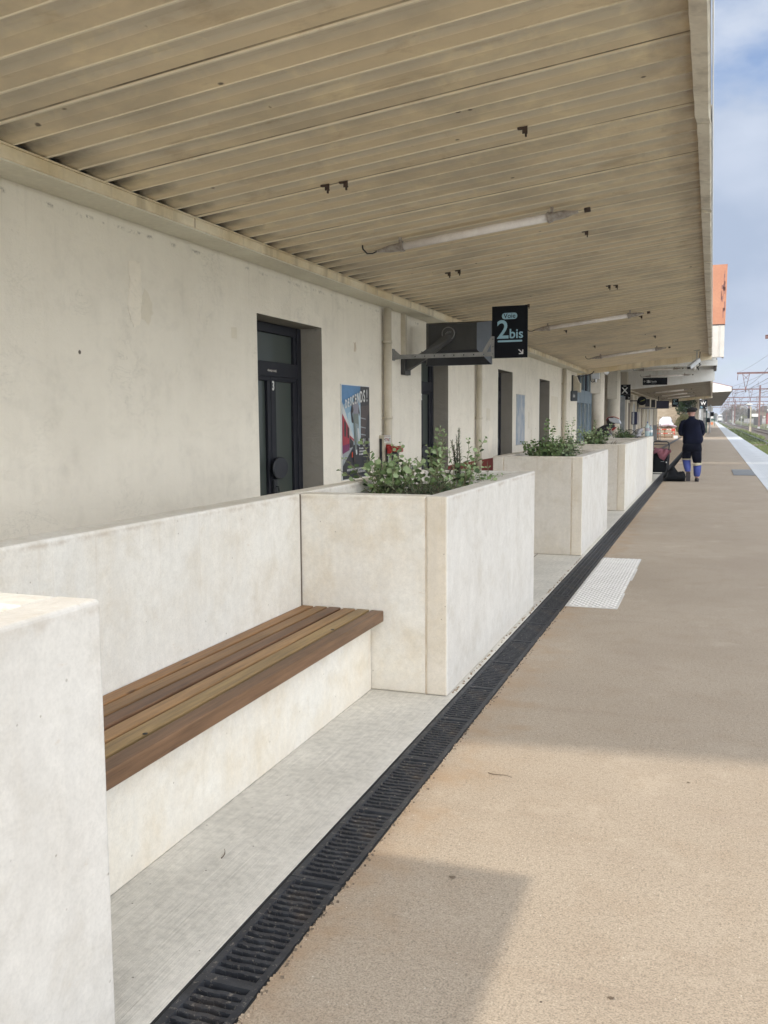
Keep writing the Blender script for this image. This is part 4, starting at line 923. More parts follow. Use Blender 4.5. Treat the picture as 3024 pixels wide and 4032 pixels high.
def platform_sign(x0, x1, z0, z1, y, label, arm_wall=None):
    w_ = x1-x0; h_ = z1-z0; cx = (x0+x1)/2
    t = thing('platform_sign', (cx, y, z0), label, 'platform sign')
    MB().box(x0, x1, y, y+.035, z0, z1).build('panel', m_signblack, t, .003, 1)
    yf = y-.0006
    g = MB(); rbox(g, cx-.215*w_, cx+.215*w_, z1-.255*h_, z1-.135*h_, yf, .055*h_); g.build('badge', m_signblue, t)
    text('Voie', .098*h_*1.3, m_signblack, 'lettering', t, (cx, yf-.002, z1-.196*h_), FACE_CAM, bold=.0006*w_/.45, depth=.0004)
    text('2', .50*h_, m_signblue, 'lettering', t, (x0+.31*w_, yf-.001, z1-.47*h_), FACE_CAM, bold=.004*w_/.45, depth=.0004)
    text('bis', .255*h_, m_signblue, 'lettering', t, (x0+.69*w_, yf-.001, z1-.545*h_), FACE_CAM, bold=.0022*w_/.45, depth=.0004)
    g = MB(); rbox(g, x0+.165*w_, x0+.86*w_, z1-.695*h_, z1-.66*h_, yf, .017*h_); g.build('underline', m_signblue, t)
    g = MB(); arrow(g, x1-.18*w_, z0+.115*h_, .17*w_, yf); g.build('arrow', m_signwhite, t)
    return t
ps = platform_sign(-2.605, -2.162, 2.219, 2.852, 11.263, 'black hanging platform sign with Voie 2bis in pale blue, nearest one')
# steel arm of the sign, a flat perforated bar with a triangular end
arm = MB(); ya = 11.263
def perfbar(g, x0, x1, z0, z1, y, holes, r_=.012, th=.01):
    xs_ = [x0]+[v for h_ in holes for v in (h_-r_, h_+r_)]+[x1]; zc = (z0+z1)/2
    for a, b_ in zip(xs_[0::2], xs_[1::2]): g.box(a, b_, y, y+th, z0, z1)
    for h_ in holes: g.box(h_-r_, h_+r_, y+.0001, y+th-.0001, z0, zc-r_); g.box(h_-r_, h_+r_, y+.0001, y+th-.0001, zc+r_, z1)
perfbar(arm, -3.80, -2.66, 2.243, 2.297, ya-.03, [-3.60+k*.128 for k in range(8)], .009)
arm.prism([(-3.885, 2.235), (-3.885, 2.368), (-3.80, 2.297), (-3.80, 2.243)], 'y', ya-.029, ya-.019)
arm.box(W0+.001, -3.886, ya-.06, ya+.02, 2.225, 2.375)
arm.prism([(-2.72, 2.2975), (-2.66, 2.40), (-2.605, 2.485), (-2.59, 2.485), (-2.59, 2.2975), (-2.61, 2.2975), (-2.61, 2.40), (-2.665, 2.2975)], 'y', ya-.03, ya-.02)
arm.box(-2.6599, -2.595, ya-.03, ya-.02, 2.243, 2.2974)
arm.box(-2.594, -2.572, ya-.032, ya-.002, 2.222, 2.485)
arm.build('arm', m_steel, ps)
g = MB()
for z in (2.27, 2.36, 2.45): g.tube([(-2.583, ya-.032, z), (-2.583, ya-.038, z)], .006, 8)
g.build('bolt', m_black, ps)

sc_ = thing('information_screen', (-3.3, 11.9, 2.2), 'dark information screen seen from behind on its cone arm, beside the 2bis sign', 'screen')
yS = 12.0
sb_ = MB()
def scr(x0, x1, z0, z1, y0, xa, xb, za, zb, y1):
    return [(x0, y0, z0), (x1, y0, z0), (x1, y0, z1), (x0, y0, z1), (xa, y1, za), (xb, y1, za), (xb, y1, zb), (xa, y1, zb)]
v = scr(-3.70, -2.80, 2.20, 2.765, 12.06, -3.62, -2.955, 2.385, 2.735, 11.90)
sb_.add(v, [(4, 5, 6, 7)], 0); sb_.add(v, [(1, 2, 6, 5)], 1); sb_.add(v, [(0, 1, 5, 4)], 2); sb_.add(v, [(2, 3, 7, 6), (3, 0, 4, 7)], 0); sb_.add(v, [(0, 3, 2, 1)], 2)
sb_.box(-3.705, -2.795, 12.0602, 12.12, 2.195, 2.77, 2)
sb_.build('screen_housing', [m_darkgrey, m_sgrey, m_black], sc_, .006, 2)
g = MB(); g.tube([(-3.33, 11.895, 2.60), (-3.33, 11.84, 2.60)], [.088, .082], 24); rr_ = [g.ring((-3.33, 11.838, 2.60), (1, 0, 0), (0, 0, 1), a, a, 24) for a in (.088, .078)]
g.build('cable_socket', m_darkgrey, sc_)
g = MB(); rgs = [g.ring((-3.33, yy, 2.60), (1, 0, 0), (0, 0, 1), a, a, 24) for a, yy in ((.078, 11.839), (.090, 11.837), (.090, 11.845))]; g.loft(rgs, 0, False)
for k in range(4): g.tube([(-3.35+.02*k, 11.835, 2.56+.02*k), (-3.36+.02*k, 11.82, 2.60), (-3.33+.015*k, 11.83, 2.63)], .006, 6)
g.build('socket_rim', m_steel, sc_)
g = MB(); g.loft([[Vector(q) for q in ((-3.86, 11.60, 2.10), (-3.86, 11.74, 2.10), (-3.86, 11.74, 2.24), (-3.86, 11.60, 2.24))], [Vector(q) for q in ((-3.60, 11.60, 2.24), (-3.60, 11.76, 2.26), (-3.60, 11.76, 2.36), (-3.60, 11.60, 2.36))], [Vector(q) for q in ((-3.30, 11.74, 2.51), (-3.27, 11.86, 2.51), (-3.30, 11.86, 2.61), (-3.36, 11.76, 2.585))]], 0, True, False)
g.box(W0+.001, -3.84, 11.55, 11.80, 2.06, 2.30)
g.build('arm', m_darkgrey, sc_, .006, 2)
g = MB(); g.box(W0+.001, -3.84, 11.56, 11.64, 2.305, 2.86); g.build('conduit', m_pipe, sc_)

# ------------------------------------------------------------------ wall end: cabinet, plaque
wc = thing('wall_cabinet', (-3.75, 27.3, 2.25), 'beige cabinet with a sloped top fixed at the wall end beside the hall', 'cabinet')
g = MB(); g.prism([(-3.86, 2.25), (-3.66, 2.25), (-3.66, 2.52), (-3.70, 2.53), (-3.78, 2.72), (-3.86, 2.72)], 'y', 27.2, 27.5); g.build('box', m_pipe, wc, .01, 2)
g = MB(); g.box(W0+.001, -3.861, 27.15, 27.55, 2.2, 2.75); g.build('back_plate', m_darkgrey, wc)
wp = thing('wall_plaque', (-3.86, 26.8, 2.0), 'small grey-blue square plaque jutting from the wall before the hall', 'plaque')
g = MB(); g.box(W0+.001, -3.70, 27.0, 27.02, 1.99, 2.29); g.build('panel', m_sgrey, wp, .003, 1)
g = MB(); g.box(W0+.001, -3.885, 26.97, 27.05, 2.02, 2.26); g.build('bracket', m_black, wp)
g = MB(); g.box(-3.83, -3.77, 26.9975, 26.9995, 2.10, 2.17); g.box(-3.82, -3.79, 26.9975, 26.9995, 2.18, 2.20); g.build('pictogram', m_lgrey, wp)

# ------------------------------------------------------------------ entrance hall between the canopies
hall = thing('entrance_hall', (-4, 35, 0), 'entrance hall with round cream columns, blue glazing and rust-orange roof fascia', 'building')
h = MB()
X1 = 0.285
h.prism([(-8.0, 4.22), (X1, 4.22), (X1+.02, 5.94), (-8.0, 5.94)], 'y', 28.95, 41.0); h.build('rust_fascia', m_rust, hall)
h = MB(); h.box(-8, X1-.01, 28.97, 29.05, 3.26, 4.19); h.box(X1-.06, X1-.01, 29.051, 30.2, 3.30, 4.19); h.box(X1-.16, X1-.14, 28.945, 28.968, 3.26, 4.19, 0); h.build('white_fascia', M('weathered_cream', (0.58, 0.56, 0.52), (0.47, 0.45, 0.41), 1.5), hall, .004, 1)
h = MB(); h.box(-8, X1-.02, 28.96, 41, 4.191, 4.2199); h.build('gap_strip', m_black, hall)
g = MB(); rg = random.Random(8)
for k in range(16):
    x = X1-rg.uniform(.015, .13); z = rg.uniform(4.25, 5.6); g.box(x-rg.uniform(.01, .05), x+.0, 28.946, 28.949, z, z+rg.uniform(.05, .28))
g.build('peeled_rust', M('bare_rust', (0.26, 0.13, 0.11), (0.20, 0.10, 0.09), 8), hall)
h = MB(); h.box(-8, 0.10, 29.06, 40.94, 3.56, 3.60); h.build('ceiling', m_white, hall)
for yy, zz, hh in ((33.0, 3.24, .19), (36.6, 3.30, .17)):
    h = MB(); h.box(-3.6, 0.12, yy, yy+.25, zz, zz+hh); h.box(-3.6, 0.08, yy+.06, yy+.19, zz+hh+.0005, 3.559); h.build('ceiling_beam', m_white, hall, .004, 1)
h = MB(); h.box(0.0, .10, 33.26, 36.59, 3.22, 3.5); h.build('beam_bracket', m_black, hall)
# back wall and glazing
bw = MB(); bw.box(-8, -5.4, 28.9, 41, 0, 3.55); bw.build('back_wall', m_wall2, hall)
gl = MB(); XG = -4.62
for (a, b_) in ((29.0, 30.4), (30.4, 32.2), (32.2, 34.4), (34.4, 36.6), (36.6, 38.8)):
    gl.box(XG-.04, XG-.03, a, b_, .05, 3.5)
gl.build('glazing', m_pane2, hall)
fr = MB()
for yy in (29.0, 30.35, 32.15, 33.2, 34.4, 35.4, 36.6, 37.6, 38.75): fr.box(XG-.06, XG+.03, yy-.06, yy+.06, 0, 3.55)
fr.box(XG-.059, XG+.025, 29.0, 38.8, 2.08, 2.55); fr.box(XG-.059, XG+.025, 29.0, 38.8, 0, .12); fr.box(XG-.059, XG+.025, 29, 38.8, 3.40, 3.549)
fr.build('window_frame', m_blue, hall)
fr = MB()
for yy in (29.9, 31.3, 32.7, 34.0, 36.0): fr.box(XG-.02, XG+.032, yy-.03, yy+.03, 2.552, 3.399)
fr.build('glazing_bar', m_dblue, hall)
d_ = MB(); d_.box(XG+.031, XG+.06, 29.1, 30.2, 0.1, 2.25); d_.build('door', m_black, hall)
for (xc, yc, r_, lab) in ((-3.46, 30.0, .20, 0), (-3.35, 34.0, .215, 1)):
    c = MB(); c.tube([(xc, yc, 0), (xc, yc, 3.555)], r_, 28); co = c.build('column', m_colm, hall)
    c = MB(); c.box(xc-r_-.01, xc+r_-.09, yc-r_-.03, yc-r_+.05, 2.28 if lab == 0 else 2.18, 3.3); c.build('cover_panel', m_colm, co, .005, 1)
w_ = MB(); w_.box(-3.9, -3.46, 40.6, 40.95, 0, 3.5); w_.box(-3.75, -3.4, 38.9, 39.0, 0, 2.4, 1); w_.build('partition', [m_wall2, m_grey], hall)
w_ = MB(); w_.box(-3.50, -3.44, 37.4, 37.46, 0, 3.5); w_.build('blue_post', m_dblue, hall)
MB().box(-4.58, -3.6, 38.85, 38.95, 0, .75).build('red_plinth', M('red_plinth', (0.20, 0.04, 0.035), None, 3), hall)
for yy, x0, x1, z in ((35.2, -2.45, -1.35, 3.27), (37.6, -2.35, -1.05, 3.14)):
    tube_light(yy, 'tube light under the white hall ceiling, %s' % ('above the CCTV camera height' if yy < 36 else 'just above the exit sign'), x0, x1, lambda x, z=z: z+(x+1.8)*0.02)

jb = thing('junction_box', (-3.5, 29.7, 2.72), 'grey junction box with black cable on the first round column', 'junction box')
g = MB(); g.box(-3.63, -3.39, 29.66, 29.78, 2.73, 3.02); g.build('housing', m_lgrey, jb, .02, 3)
g = MB(); g.tube([(-3.50, 29.70, 2.73), (-3.50, 29.70, 2.62)], [.035, .028], 12); g.build('nozzle', m_signwhite, jb)
g = MB(); g.tube([(-3.66, 29.69, 3.05), (-3.68, 29.69, 2.85), (-3.66, 29.69, 2.68), (-3.60, 29.69, 2.63), (-3.54, 29.69, 2.66), (-3.53, 29.69, 2.74)], .012, 6); g.build('cable', m_black, jb)
dc = thing('dome_camera', (-3.2, 29.3, 2.9), 'white dome camera on a stub arm between the two columns', 'camera')
g = MB(); g.ell((-3.14, 29.3, 2.93), .085, .085, .10); g.build('dome', m_lgrey, dc); g = MB(); g.tube([(-3.40, 29.35, 3.0), (-3.28, 29.3, 3.03), (-3.16, 29.3, 2.99)], .04, 10); g.build('arm', m_signgrey, dc)
cb = thing('cable_loop', (-3.75, 28.45, 2.8), 'black cable looping from the canopy beam end to the cabinet', 'cable')
g = MB(); g.tube([(-3.40, 28.3, 2.90), (-3.44, 28.25, 2.84), (-3.55, 28.2, 2.79), (-3.70, 28.2, 2.76), (-3.79, 28.0, 2.73), (-3.80, 27.4, 2.72)], .014, 6); g.build('cable', m_black, cb)

cc = thing('cctv_camera', (-0.5, 26.5, 2.9), 'long white CCTV camera hanging tilted from the canopy end', 'camera')
a, b_ = Vector((-0.63, 26.2, 2.83)), Vector((-0.40, 26.75, 3.06)); d = (b_-a).normalized(); sd = d.cross(Vector((0, 0, 1))).normalized(); up = sd.cross(d)
g = MB(); prof_ = [(-.062, -.045), (-.062, .03), (-.04, .058), (.04, .058), (.062, .03), (.062, -.045)]
g.loft([[p_+sd*u+up*v for u, v in prof_] for p_ in (a, b_)], 0, True, False); g.build('housing', m_lgrey, cc, .006, 2)
g = MB(); g.loft([[p_+sd*u+up*v for u, v in ((-.04, -.035), (-.04, .022), (.04, .022), (.04, -.035))] for p_ in (a-d*.004, a+d*.02)], 0, True, False); g.build('lens_window', m_black, cc)
g = MB(); m_ = (a+b_)/2-up*.05; g.tube([m_, m_+Vector((.02, 0, -.08)), m_+Vector((-.02, -.02, -.12))], .045, 10); g.box(-0.46, -0.42, 26.6, 26.66, 3.05, 3.33); g.box(-.53, -.37, 26.56, 26.70, 3.30, 3.33)
g.build('bracket', m_signgrey, cc)
g = MB(); g.tube([(-.36, 26.75, 3.28), (-.37, 26.75, 3.12), (-.41, 26.7, 3.05)], .012, 6)
for k in range(3): g.tube([(-.40, 26.7, 3.0), (-.36+.02*k, 26.7, 2.93), (-.40-.02*k, 26.7, 2.86), (-.38, 26.7, 2.78)], .008, 5)
g.build('cable', m_black, cc)

# exit sign
es = thing('exit_sign', (-2.3, 40.2, 2.9), 'long black hanging sign with an arrow and Sortie', 'sign')
MB().box(-2.80, -1.81, 40.2, 40.26, 2.888, 3.184).build('panel', m_signblack, es)
g = MB(); arrow(g, -2.72, 3.04, .09, 40.198, 'w'); g.box(-2.655, -2.648, 40.196, 40.198, 2.98, 3.10)
g.box(-2.61, -2.545, 40.196, 40.198, 2.98, 3.09); g.box(-2.53, -2.49, 40.196, 40.198, 2.98, 3.05); g.ell((-2.51, 40.197, 3.075), .014, .002, .014, 0, 8, 5); g.box(-2.44, -2.24, 40.196, 40.198, 2.965, 2.972); g.build('pictogram', m_signwhite, es)
text('Sortie', .085, m_signwhite, 'lettering', es, (-2.34, 40.196, 3.03), FACE_CAM, bold=.001, depth=.0005)
# letter signs
def letter_sign(x0, x1, z0, z1, y, letter, label, small='2bis'):
    w_ = x1-x0; h_ = z1-z0; cx = (x0+x1)/2; t = thing('letter_sign', (cx, y, z0), label, 'sign')
    MB().box(x0, x1, y, y+.05, z0, z1).build('panel', m_signblack, t)
    text(letter, .54*h_, m_signwhite, 'lettering', t, (cx, y-.003, z1-.41*h_), FACE_CAM, bold=.006*w_/.47, depth=.001)
    text('Repère', .07*h_, m_signwhite, 'lettering', t, (cx, y-.003, z1-.09*h_), FACE_CAM, bold=.001, depth=.001)
    g = MB(); g.box(x0+.03, x1-.03, y-.003, y-.001, z0+.335*h_, z0+.34*h_); g.build('rule', m_signgrey, t)
    text('2', .24*h_, m_signblue, 'lettering', t, (x0+.22*w_, y-.003, z0+.165*h_), FACE_CAM, bold=.004, depth=.001)
    text('bis', .11*h_, m_signblue, 'lettering', t, (x0+.38*w_, y-.003, z0+.12*h_), FACE_CAM, bold=.002, depth=.001)
    g = MB(); rbox(g, x0+.14*w_, x0+.40*w_, z0+.245*h_, z0+.275*h_, y-.001, .012*h_, 0, .002); g.box(x0+.13*w_, x0+.45*w_, y-.004, y-.001, z0+.045*h_, z0+.055*h_); g.build('badge', m_signblue, t)
    g = MB(); arrow(g, x1-.15*w_, z0+.14*h_, .17*w_, y-.001); g.build('arrow', m_signwhite, t)
    return t
ls = letter_sign(-3.742, -3.275, 2.276, 2.916, 40.0, 'X', 'black sign with a large white X beneath the hall beam')
MB().box(-3.80, -3.745, 40.0, 40.06, 2.5, 2.75).build('bracket', m_lgrey, ls)

# ------------------------------------------------------------------ second building and canopy
b2 = thing('far_station_building', (-5, 53, 0), 'far cream station wing with pilasters under the second canopy', 'building')
XW = -3.62
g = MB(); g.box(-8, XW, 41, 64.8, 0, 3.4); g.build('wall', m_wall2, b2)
for k, yy in enumerate((41.6, 44.4, 47.0, 49.4, 52.0, 54.6, 57.2, 59.8, 62.2, 64.5)):
    g = MB(); g.box(XW+.001, XW+.11, yy-.22, yy+.22, 0, 2.6); g.build('pilaster', m_colm, b2)
for k, yy in enumerate((43.0, 45.7, 50.7, 55.9, 61.0)):
    g = MB(); g.box(XW+.001, XW+.05, yy-.6, yy+.6, .0, 2.2); g.build('door', m_grey if k % 2 else M('brown_door_%d' % k, (0.16, 0.125, 0.09), None, 3), b2)
g = MB(); g.box(XW+.001, XW+.2, 58.0, 58.06, 0, 2.35); g.build('open_door', m_white, b2)
g = MB(); g.box(XW+.001, XW+.26, 41.0, 64.8, 2.66, 2.74); g.build('cornice', m_wall2, b2)
c2 = thing('second_canopy', (-1.8, 53, 2.8), 'second cream canopy farther on, with a deep white end fascia', 'canopy')
s = MB(); vs = []; fs = []
n_ = 0; yy = 41.05; pts2 = []
while yy < 65.5: pts2 += [(yy, 0), (yy+.012, 0), (yy+.02, .03), (yy+.105, .03), (yy+.15, .004), (yy+.266, .004)]; yy += .2685
for x, z in ((-3.62, 2.69), (-.11, 3.01)):
    for (y_, z_) in pts2: vs.append((x, y_, z+z_))
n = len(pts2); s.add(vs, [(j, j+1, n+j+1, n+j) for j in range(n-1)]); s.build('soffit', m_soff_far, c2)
g = MB(); g.prism([(-3.62, 2.80), (-.02, 3.10), (-.02, 3.2), (-3.62, 2.9)], 'y', 41.06, 65.6); g.build('roof_deck', m_grey, c2)
g = MB(); g.prism([(-3.75, 2.70), (.055, 3.053), (.045, 3.50), (.03, 3.555), (-3.75, 3.555)], 'y', 40.96, 41.04); g.build('end_fascia', m_white, c2)
g = MB(); g.box(-.112, -.02, 41.05, 65.6, 2.98, 3.15); g.build('gutter', m_gut, c2)
g = MB(); g.prism([(-3.62, 2.52), (-.02, 2.86), (-.02, 3.09), (-3.62, 2.79)], 'y', 65.61, 65.75); g.build('end_beam', m_beam, c2)
for yy, lab in ((45.5, 'first'), (51.5, 'second'), (58.0, 'third')):
    tube_light(yy, '%s of the three small tube lights under the second canopy' % lab, -2.6, -1.25, lambda x: 2.69+(x+3.62)/3.51*.32-.08)

ck = thing('station_clock', (-3.07, 44, 2.3), 'round black station clock with thin yellow hands on a wall bracket', 'clock')
g = MB(); rgs = [g.ring((-3.07, yy, 2.30), (1, 0, 0), (0, 0, 1), q, q, 28) for q, yy in ((.19, 44.0), (.205, 43.98), (.205, 43.86), (.19, 43.84))]; g.loft(rgs, 0, True, False); g.build('face', m_signblack, ck)
mh = M('yellow_hand', (0.45, 0.47, 0.06), None, 5); g = MB(); g.obox((-3.03, 43.835, 2.315), (.09, 0, .035), (0, .001, 0), (-.004, 0, .01)); g.obox((-3.10, 43.833, 2.29), (.03, 0, .01), (0, .001, 0), (-.003, 0, .009)); g.build('clock_hand', mh, ck)
g = MB(); g.box(-3.62, -3.27, 43.9, 43.94, 2.28, 2.33); g.tube([(-3.28, 43.92, 2.32), (-3.28, 43.92, 1.6)], .02, 6); g.build('bracket', m_black, ck)
kb = thing('ticket_validator', (-3.2, 42.3, 0), 'dark blue machine on a post with a pale side in front of far doors', 'ticket machine')
g = MB(); g.box(-3.38, -3.13, 42.0, 42.3, 1.22, 1.78); g.build('body', m_dblue, kb, .01, 2); g = MB(); g.box(-3.33, -3.26, 41.99, 41.9995, 1.24, 1.76); g.build('front_panel', m_lgrey, kb)
g = MB(); g.box(-3.129, -3.05, 42.02, 42.3, 1.22, 1.78); g.build('side_panel', m_signgrey, kb); g = MB(); g.box(-3.31, -3.20, 42.1, 42.2, 0, 1.22); g.build('post', m_grey, kb)
for yy, xa, xb, lab in ((48.6, -3.24, -3.02, 'first dark-grilled air conditioner on the far wall beside the clock'), (51.2, -3.1, -2.9, 'second air conditioner, next to the hanging screen')):
    t = thing('air_conditioner', ((xa+xb)/2, yy, 2.1), lab, 'air conditioner', 'air conditioners on the far wall')
    MB().box(xa-.3, xb+.03, yy, yy+.5, 2.05, 2.52).build('casing', m_pipe, t, .01, 1)
    g = MB(); g.box(xa, xb, yy-.012, yy-.001, 2.09, 2.48); g.build('grille', m_black, t); g = MB(); g.box(XW, xb, yy, yy+.5, 2.0, 2.049); g.build('shelf', m_grey, t)
tv = thing('departure_screen', (-2.7, 54, 1.9), 'dark departure screen hanging at the far end under the second canopy', 'screen')
k_ = 54/62
g = MB(); z0, z1 = 1.45+(2.131-1.45)*k_, 1.45+(2.644-1.45)*k_
g.box(-3.502*k_, -2.65*k_, 54, 54.1, z0, z1); g.build('housing', m_black, tv); g = MB(); g.box(-3.47*k_, -2.69*k_, 53.99, 53.999, z0+.03, z1-.03); g.build('display', m_glass('dark_display', (0.006, 0.006, 0.03), .3), tv)
g = MB(); g.box(-2.9, -2.86, 54.02, 54.06, z1, 2.75); g.build('hanger', m_black, tv)
ps2 = platform_sign(-2.60, -2.17, 2.27, 2.87, 65.2, 'small far Voie 2bis sign hanging in front of the ivy-clad tree')
g = MB(); g.box(-3.6, -2.6, 65.2, 65.23, 2.24, 2.28); g.obox((-2.8, 65.2, 2.3), (.2, 0, .1), (0, .01, 0), (-.01, 0, .02)); g.build('arm', m_steel, ps2)

# ------------------------------------------------------------------ third canopy and posts
c3 = thing('third_canopy', (.3, 120, 3.4), 'farthest canopy with white gable end jutting towards the tracks', 'canopy')
g = MB(); g.prism([(-3.0, 3.36), (1.347, 3.544), (1.351, 3.87), (-.2, 4.27), (-3.0, 4.27)], 'y', 75, 75.15); g.build('gable', m_white, c3)
g = MB(); g.prism([(-3.0, 3.38), (1.33, 3.56), (1.33, 3.84), (-.2, 4.24), (-3.0, 4.24)], 'y', 75.16, 160); g.build('roof_body', M('dark_soffit', (0.22, 0.20, 0.17), (0.17, 0.15, 0.12), 1), c3)
g = MB(); g.prism([(-.2, 4.275), (1.39, 3.875), (1.39, 3.905), (-.2, 4.305)], 'y', 74.98, 160); g.build('roof_edge', M('red_trim', (0.3, 0.09, 0.1), None, 3), c3)
g = MB(); rg = random.Random(1)
for k in range(34): yy = 75+k*2.5; g.box(1.331, 1.40, yy, yy+1.6, 3.55, 3.86)
g.build('gutter_segments', m_darkgrey, c3)
for yy in (83, 96, 110, 126, 142): g = MB(); g.box(-.95, -.83, yy, yy+.12, 0, 3.45); g.build('post', m_white if yy < 100 else m_steel, c3)
ws = letter_sign(-.92, -.38, 2.2, 2.86, 72, 'W', 'black sign with a large white W on the far platform')
g = MB(); g.tube([(-.86, 72.1, 0), (-.86, 72.1, 3.5)], .06, 10); g.build('post', m_lgrey, ws)
g = MB(); g.ell((-.52, 71.95, 3.05), .10, .03, .10, 0, 14, 8); g.build('round_plate', m_signwhite, ws)
m_pgreen = M('green_steel', (0.04, 0.10, 0.085), None, 3)
for (x, yy, z1, lab) in ((-.55, 100, 2.3, 'tall pale green platform post behind the W sign'), (-.20, 100, 2.9, 'grey lamp post right of the W sign, sunlit at its foot')):
    t = thing('platform_post', (x, yy, 0), lab, 'post'); g = MB(); g.tube([(x, yy, 0), (x, yy, z1)], .07, 8); g.build('pole', m_lgrey if x > -.5 else m_pgreen, t)
    g = MB(); g.box(x-.3, x+.25, yy-.05, yy, z1-.7, z1-.2); g.build('sign_plate', m_signwhite, t)
    g = MB(); g.box(x+.02, x+.35, yy-.08, yy-.052, z1-1.2, z1-.75); g.build('number_plate', m_signblack, t)
sh = thing('bus_shelter_bench', (0.2, 190, 0), 'green-framed shelter with orange seats at the far end of platform', 'shelter')
g = MB(); g.box(-.7, .45, 190, 190.1, 1.15, 1.4); g.box(-.75, -.65, 190, 190.1, 0, 2.4); g.box(.40, .48, 190, 190.1, 0, 2.4); g.build('frame', m_pgreen, sh)
g = MB(); g.box(-.6, .2, 190.2, 190.6, .3, .8); g.build('seat', M('orange_seat', (0.6, 0.22, 0.10), None, 2), sh); g = MB(); g.box(-.65, .2, 190.2, 190.3, 1.6, 2.3); g.build('panel', m_signwhite, sh)

# ------------------------------------------------------------------ people
def limb(P, a, b): return P[a], P[b]
def hand_chain(V, E, Rd, wi, wrist, fwd, side, up_, s_=1.0):
    """palm and five separate fingers rooted at wrist vertex wi"""
    palm = len(V); V.append(wrist+fwd*.055*s_); E.append((wi, palm)); Rd.append((.034*s_, .017*s_))
    for k, (off, ln) in enumerate(((-.03, .062), (-.010, .075), (.010, .070), (.029, .055))):
        a = len(V); V.append(wrist+fwd*.095*s_+side*off*s_); E.append((palm, a)); Rd.append((.0095*s_, .0095*s_))
        b = len(V); V.append(V[a]+fwd*ln*.55*s_-up_*.012*s_); E.append((a, b)); Rd.append((.0085*s_, .0085*s_))
        c = len(V); V.append(V[b]+fwd*ln*.35*s_-up_*.028*s_); E.append((b, c)); Rd.append((.0075*s_, .0075*s_))
    a = len(V); V.append(wrist+fwd*.045*s_-side*.042*s_); E.append((palm, a)); Rd.append((.011*s_, .011*s_))
    b = len(V); V.append(V[a]+fwd*.035*s_-side*.012*s_-up_*.012*s_); E.append((a, b)); Rd.append((.009*s_, .009*s_))
m_jk = M('navy_jacket', (0.005, 0.007, 0.021), (0.003, 0.004, 0.012), 5, 0.85, 0.5, 25, spec=0.12)
m_tr1 = M('black_navy_trouser', (0.004, 0.005, 0.012), None, 5, 0.85, 0.4, 25, spec=0.12)
m_tr2 = M('royal_blue_trouser', (0.040, 0.060, 0.24), (0.028, 0.042, 0.17), 8, 0.7, 0.5, 25)
m_tr3 = M('cream_stripe', (0.50, 0.45, 0.32), None, 8, 0.7, 0.2)
m_cap2 = M('dark_cap_wool', (0.007, 0.006, 0.007), (0.012, 0.010, 0.011), 30, 0.9, 0.5, 80)
m_shoe = M('dark_shoe', (0.022, 0.018, 0.02), (0.035, 0.028, 0.03), 20, 0.6, 0.3)

pr_ = thing('person', (-.44, 22.4, 0), 'person in flat cap and navy jacket with blue trouser legs walking away', 'person')
YP = 22.4
V = []; E = []; Rd = []
def av(p_, r_, pa=None):
    V.append(Vector(p_)); Rd.append(r_); i = len(V)-1
    if pa is not None: E.append((pa, i))
    return i
pel = av((-.425, YP, .90), (.115, .09)); 
ab = av((-.43, YP, 1.06), (.125, .095), pel); ch1 = av((-.435, YP+.01, 1.24), (.135, .09), ab); ch2 = av((-.44, YP+.01, 1.36), (.085, .06), ch1)
nk = av((-.447, YP+.015, 1.455), .060, ch2); n2_ = av((-.45, YP+.03, 1.51), .058, nk); hd = av((-.453, YP+.04, 1.585), (.078, .095), n2_); ht = av((-.452, YP+.035, 1.655), (.070, .085), hd)
for s_, hipx, kn, an, toe in ((-1, -.515, (-.53, YP+.04, .50), (-.49, YP-.10, .17), (-.485, YP-.13, .06)), (1, -.335, (-.30, YP+.02, .47), (-.298, YP, .085), (-.297, YP+.17, .035))):
    hp = av((hipx, YP, .80), .075, pel); kk = av(kn, .062, hp); aa = av(an, .040, kk); tt = av(toe, .035, aa)
arms = []
for s_ in (-1, 1):
    sh_ = av((-.44+s_*.165, YP+.01, 1.355), .045, ch2); el = av((-.44+s_*.235, YP+.02, 1.14), .038, sh_); wr = av((-.44+s_*.12, YP+.24, 1.10), .030, el)
    hand_chain(V, E, Rd, wr, Vector((-.44+s_*.12, YP+.24, 1.10)), Vector((-s_*.5, .85, .1)).normalized(), Vector((0, .1, 1)), Vector((s_, .3, 0)).normalized())
skin('body', V, E, Rd, m_skin, pr_)
# nose and ears are part of the head region
g = MB(); g.ell((-.53, YP+.03, 1.585), .012, .022, .032, 0, 8, 6); g.ell((-.375, YP+.03, 1.585), .012, .022, .032, 0, 8, 6); g.ell((-.475, YP+.14, 1.575), .014, .022, .022, 0, 8, 6); g.build('ear', m_skin, pr_)
def torso_loft(g, rows, m=0, n=24):
    rings = []
    for cx, cy, z, rx, ry in rows:
        rings.append([Vector((cx+rx*math.copysign(abs(math.cos(2*math.pi*k/n))**.8, math.cos(2*math.pi*k/n)), cy+ry*math.copysign(abs(math.sin(2*math.pi*k/n))**.8, math.sin(2*math.pi*k/n)), z+.004*mnoise.noise(Vector((k*.7, z*14, 0))))) for k in range(n)])
    return g.loft(rings, m)
g = MB()
torso_loft(g, [(-.418, YP, .875, .195, .14), (-.418, YP, .892, .208, .15), (-.412, YP, .93, .222, .162), (-.405, YP, .98, .228, .168), (-.415, YP, 1.10, .215, .17), (-.43, YP, 1.22, .205, .165), (-.438, YP, 1.32, .20, .15), (-.44, YP, 1.385, .19, .125), (-.441, YP+.005, 1.425, .155, .105), (-.444, YP+.01, 1.45, .10, .085), (-.446, YP+.015, 1.475, .072, .07), (-.448, YP+.02, 1.515, .066, .066)])
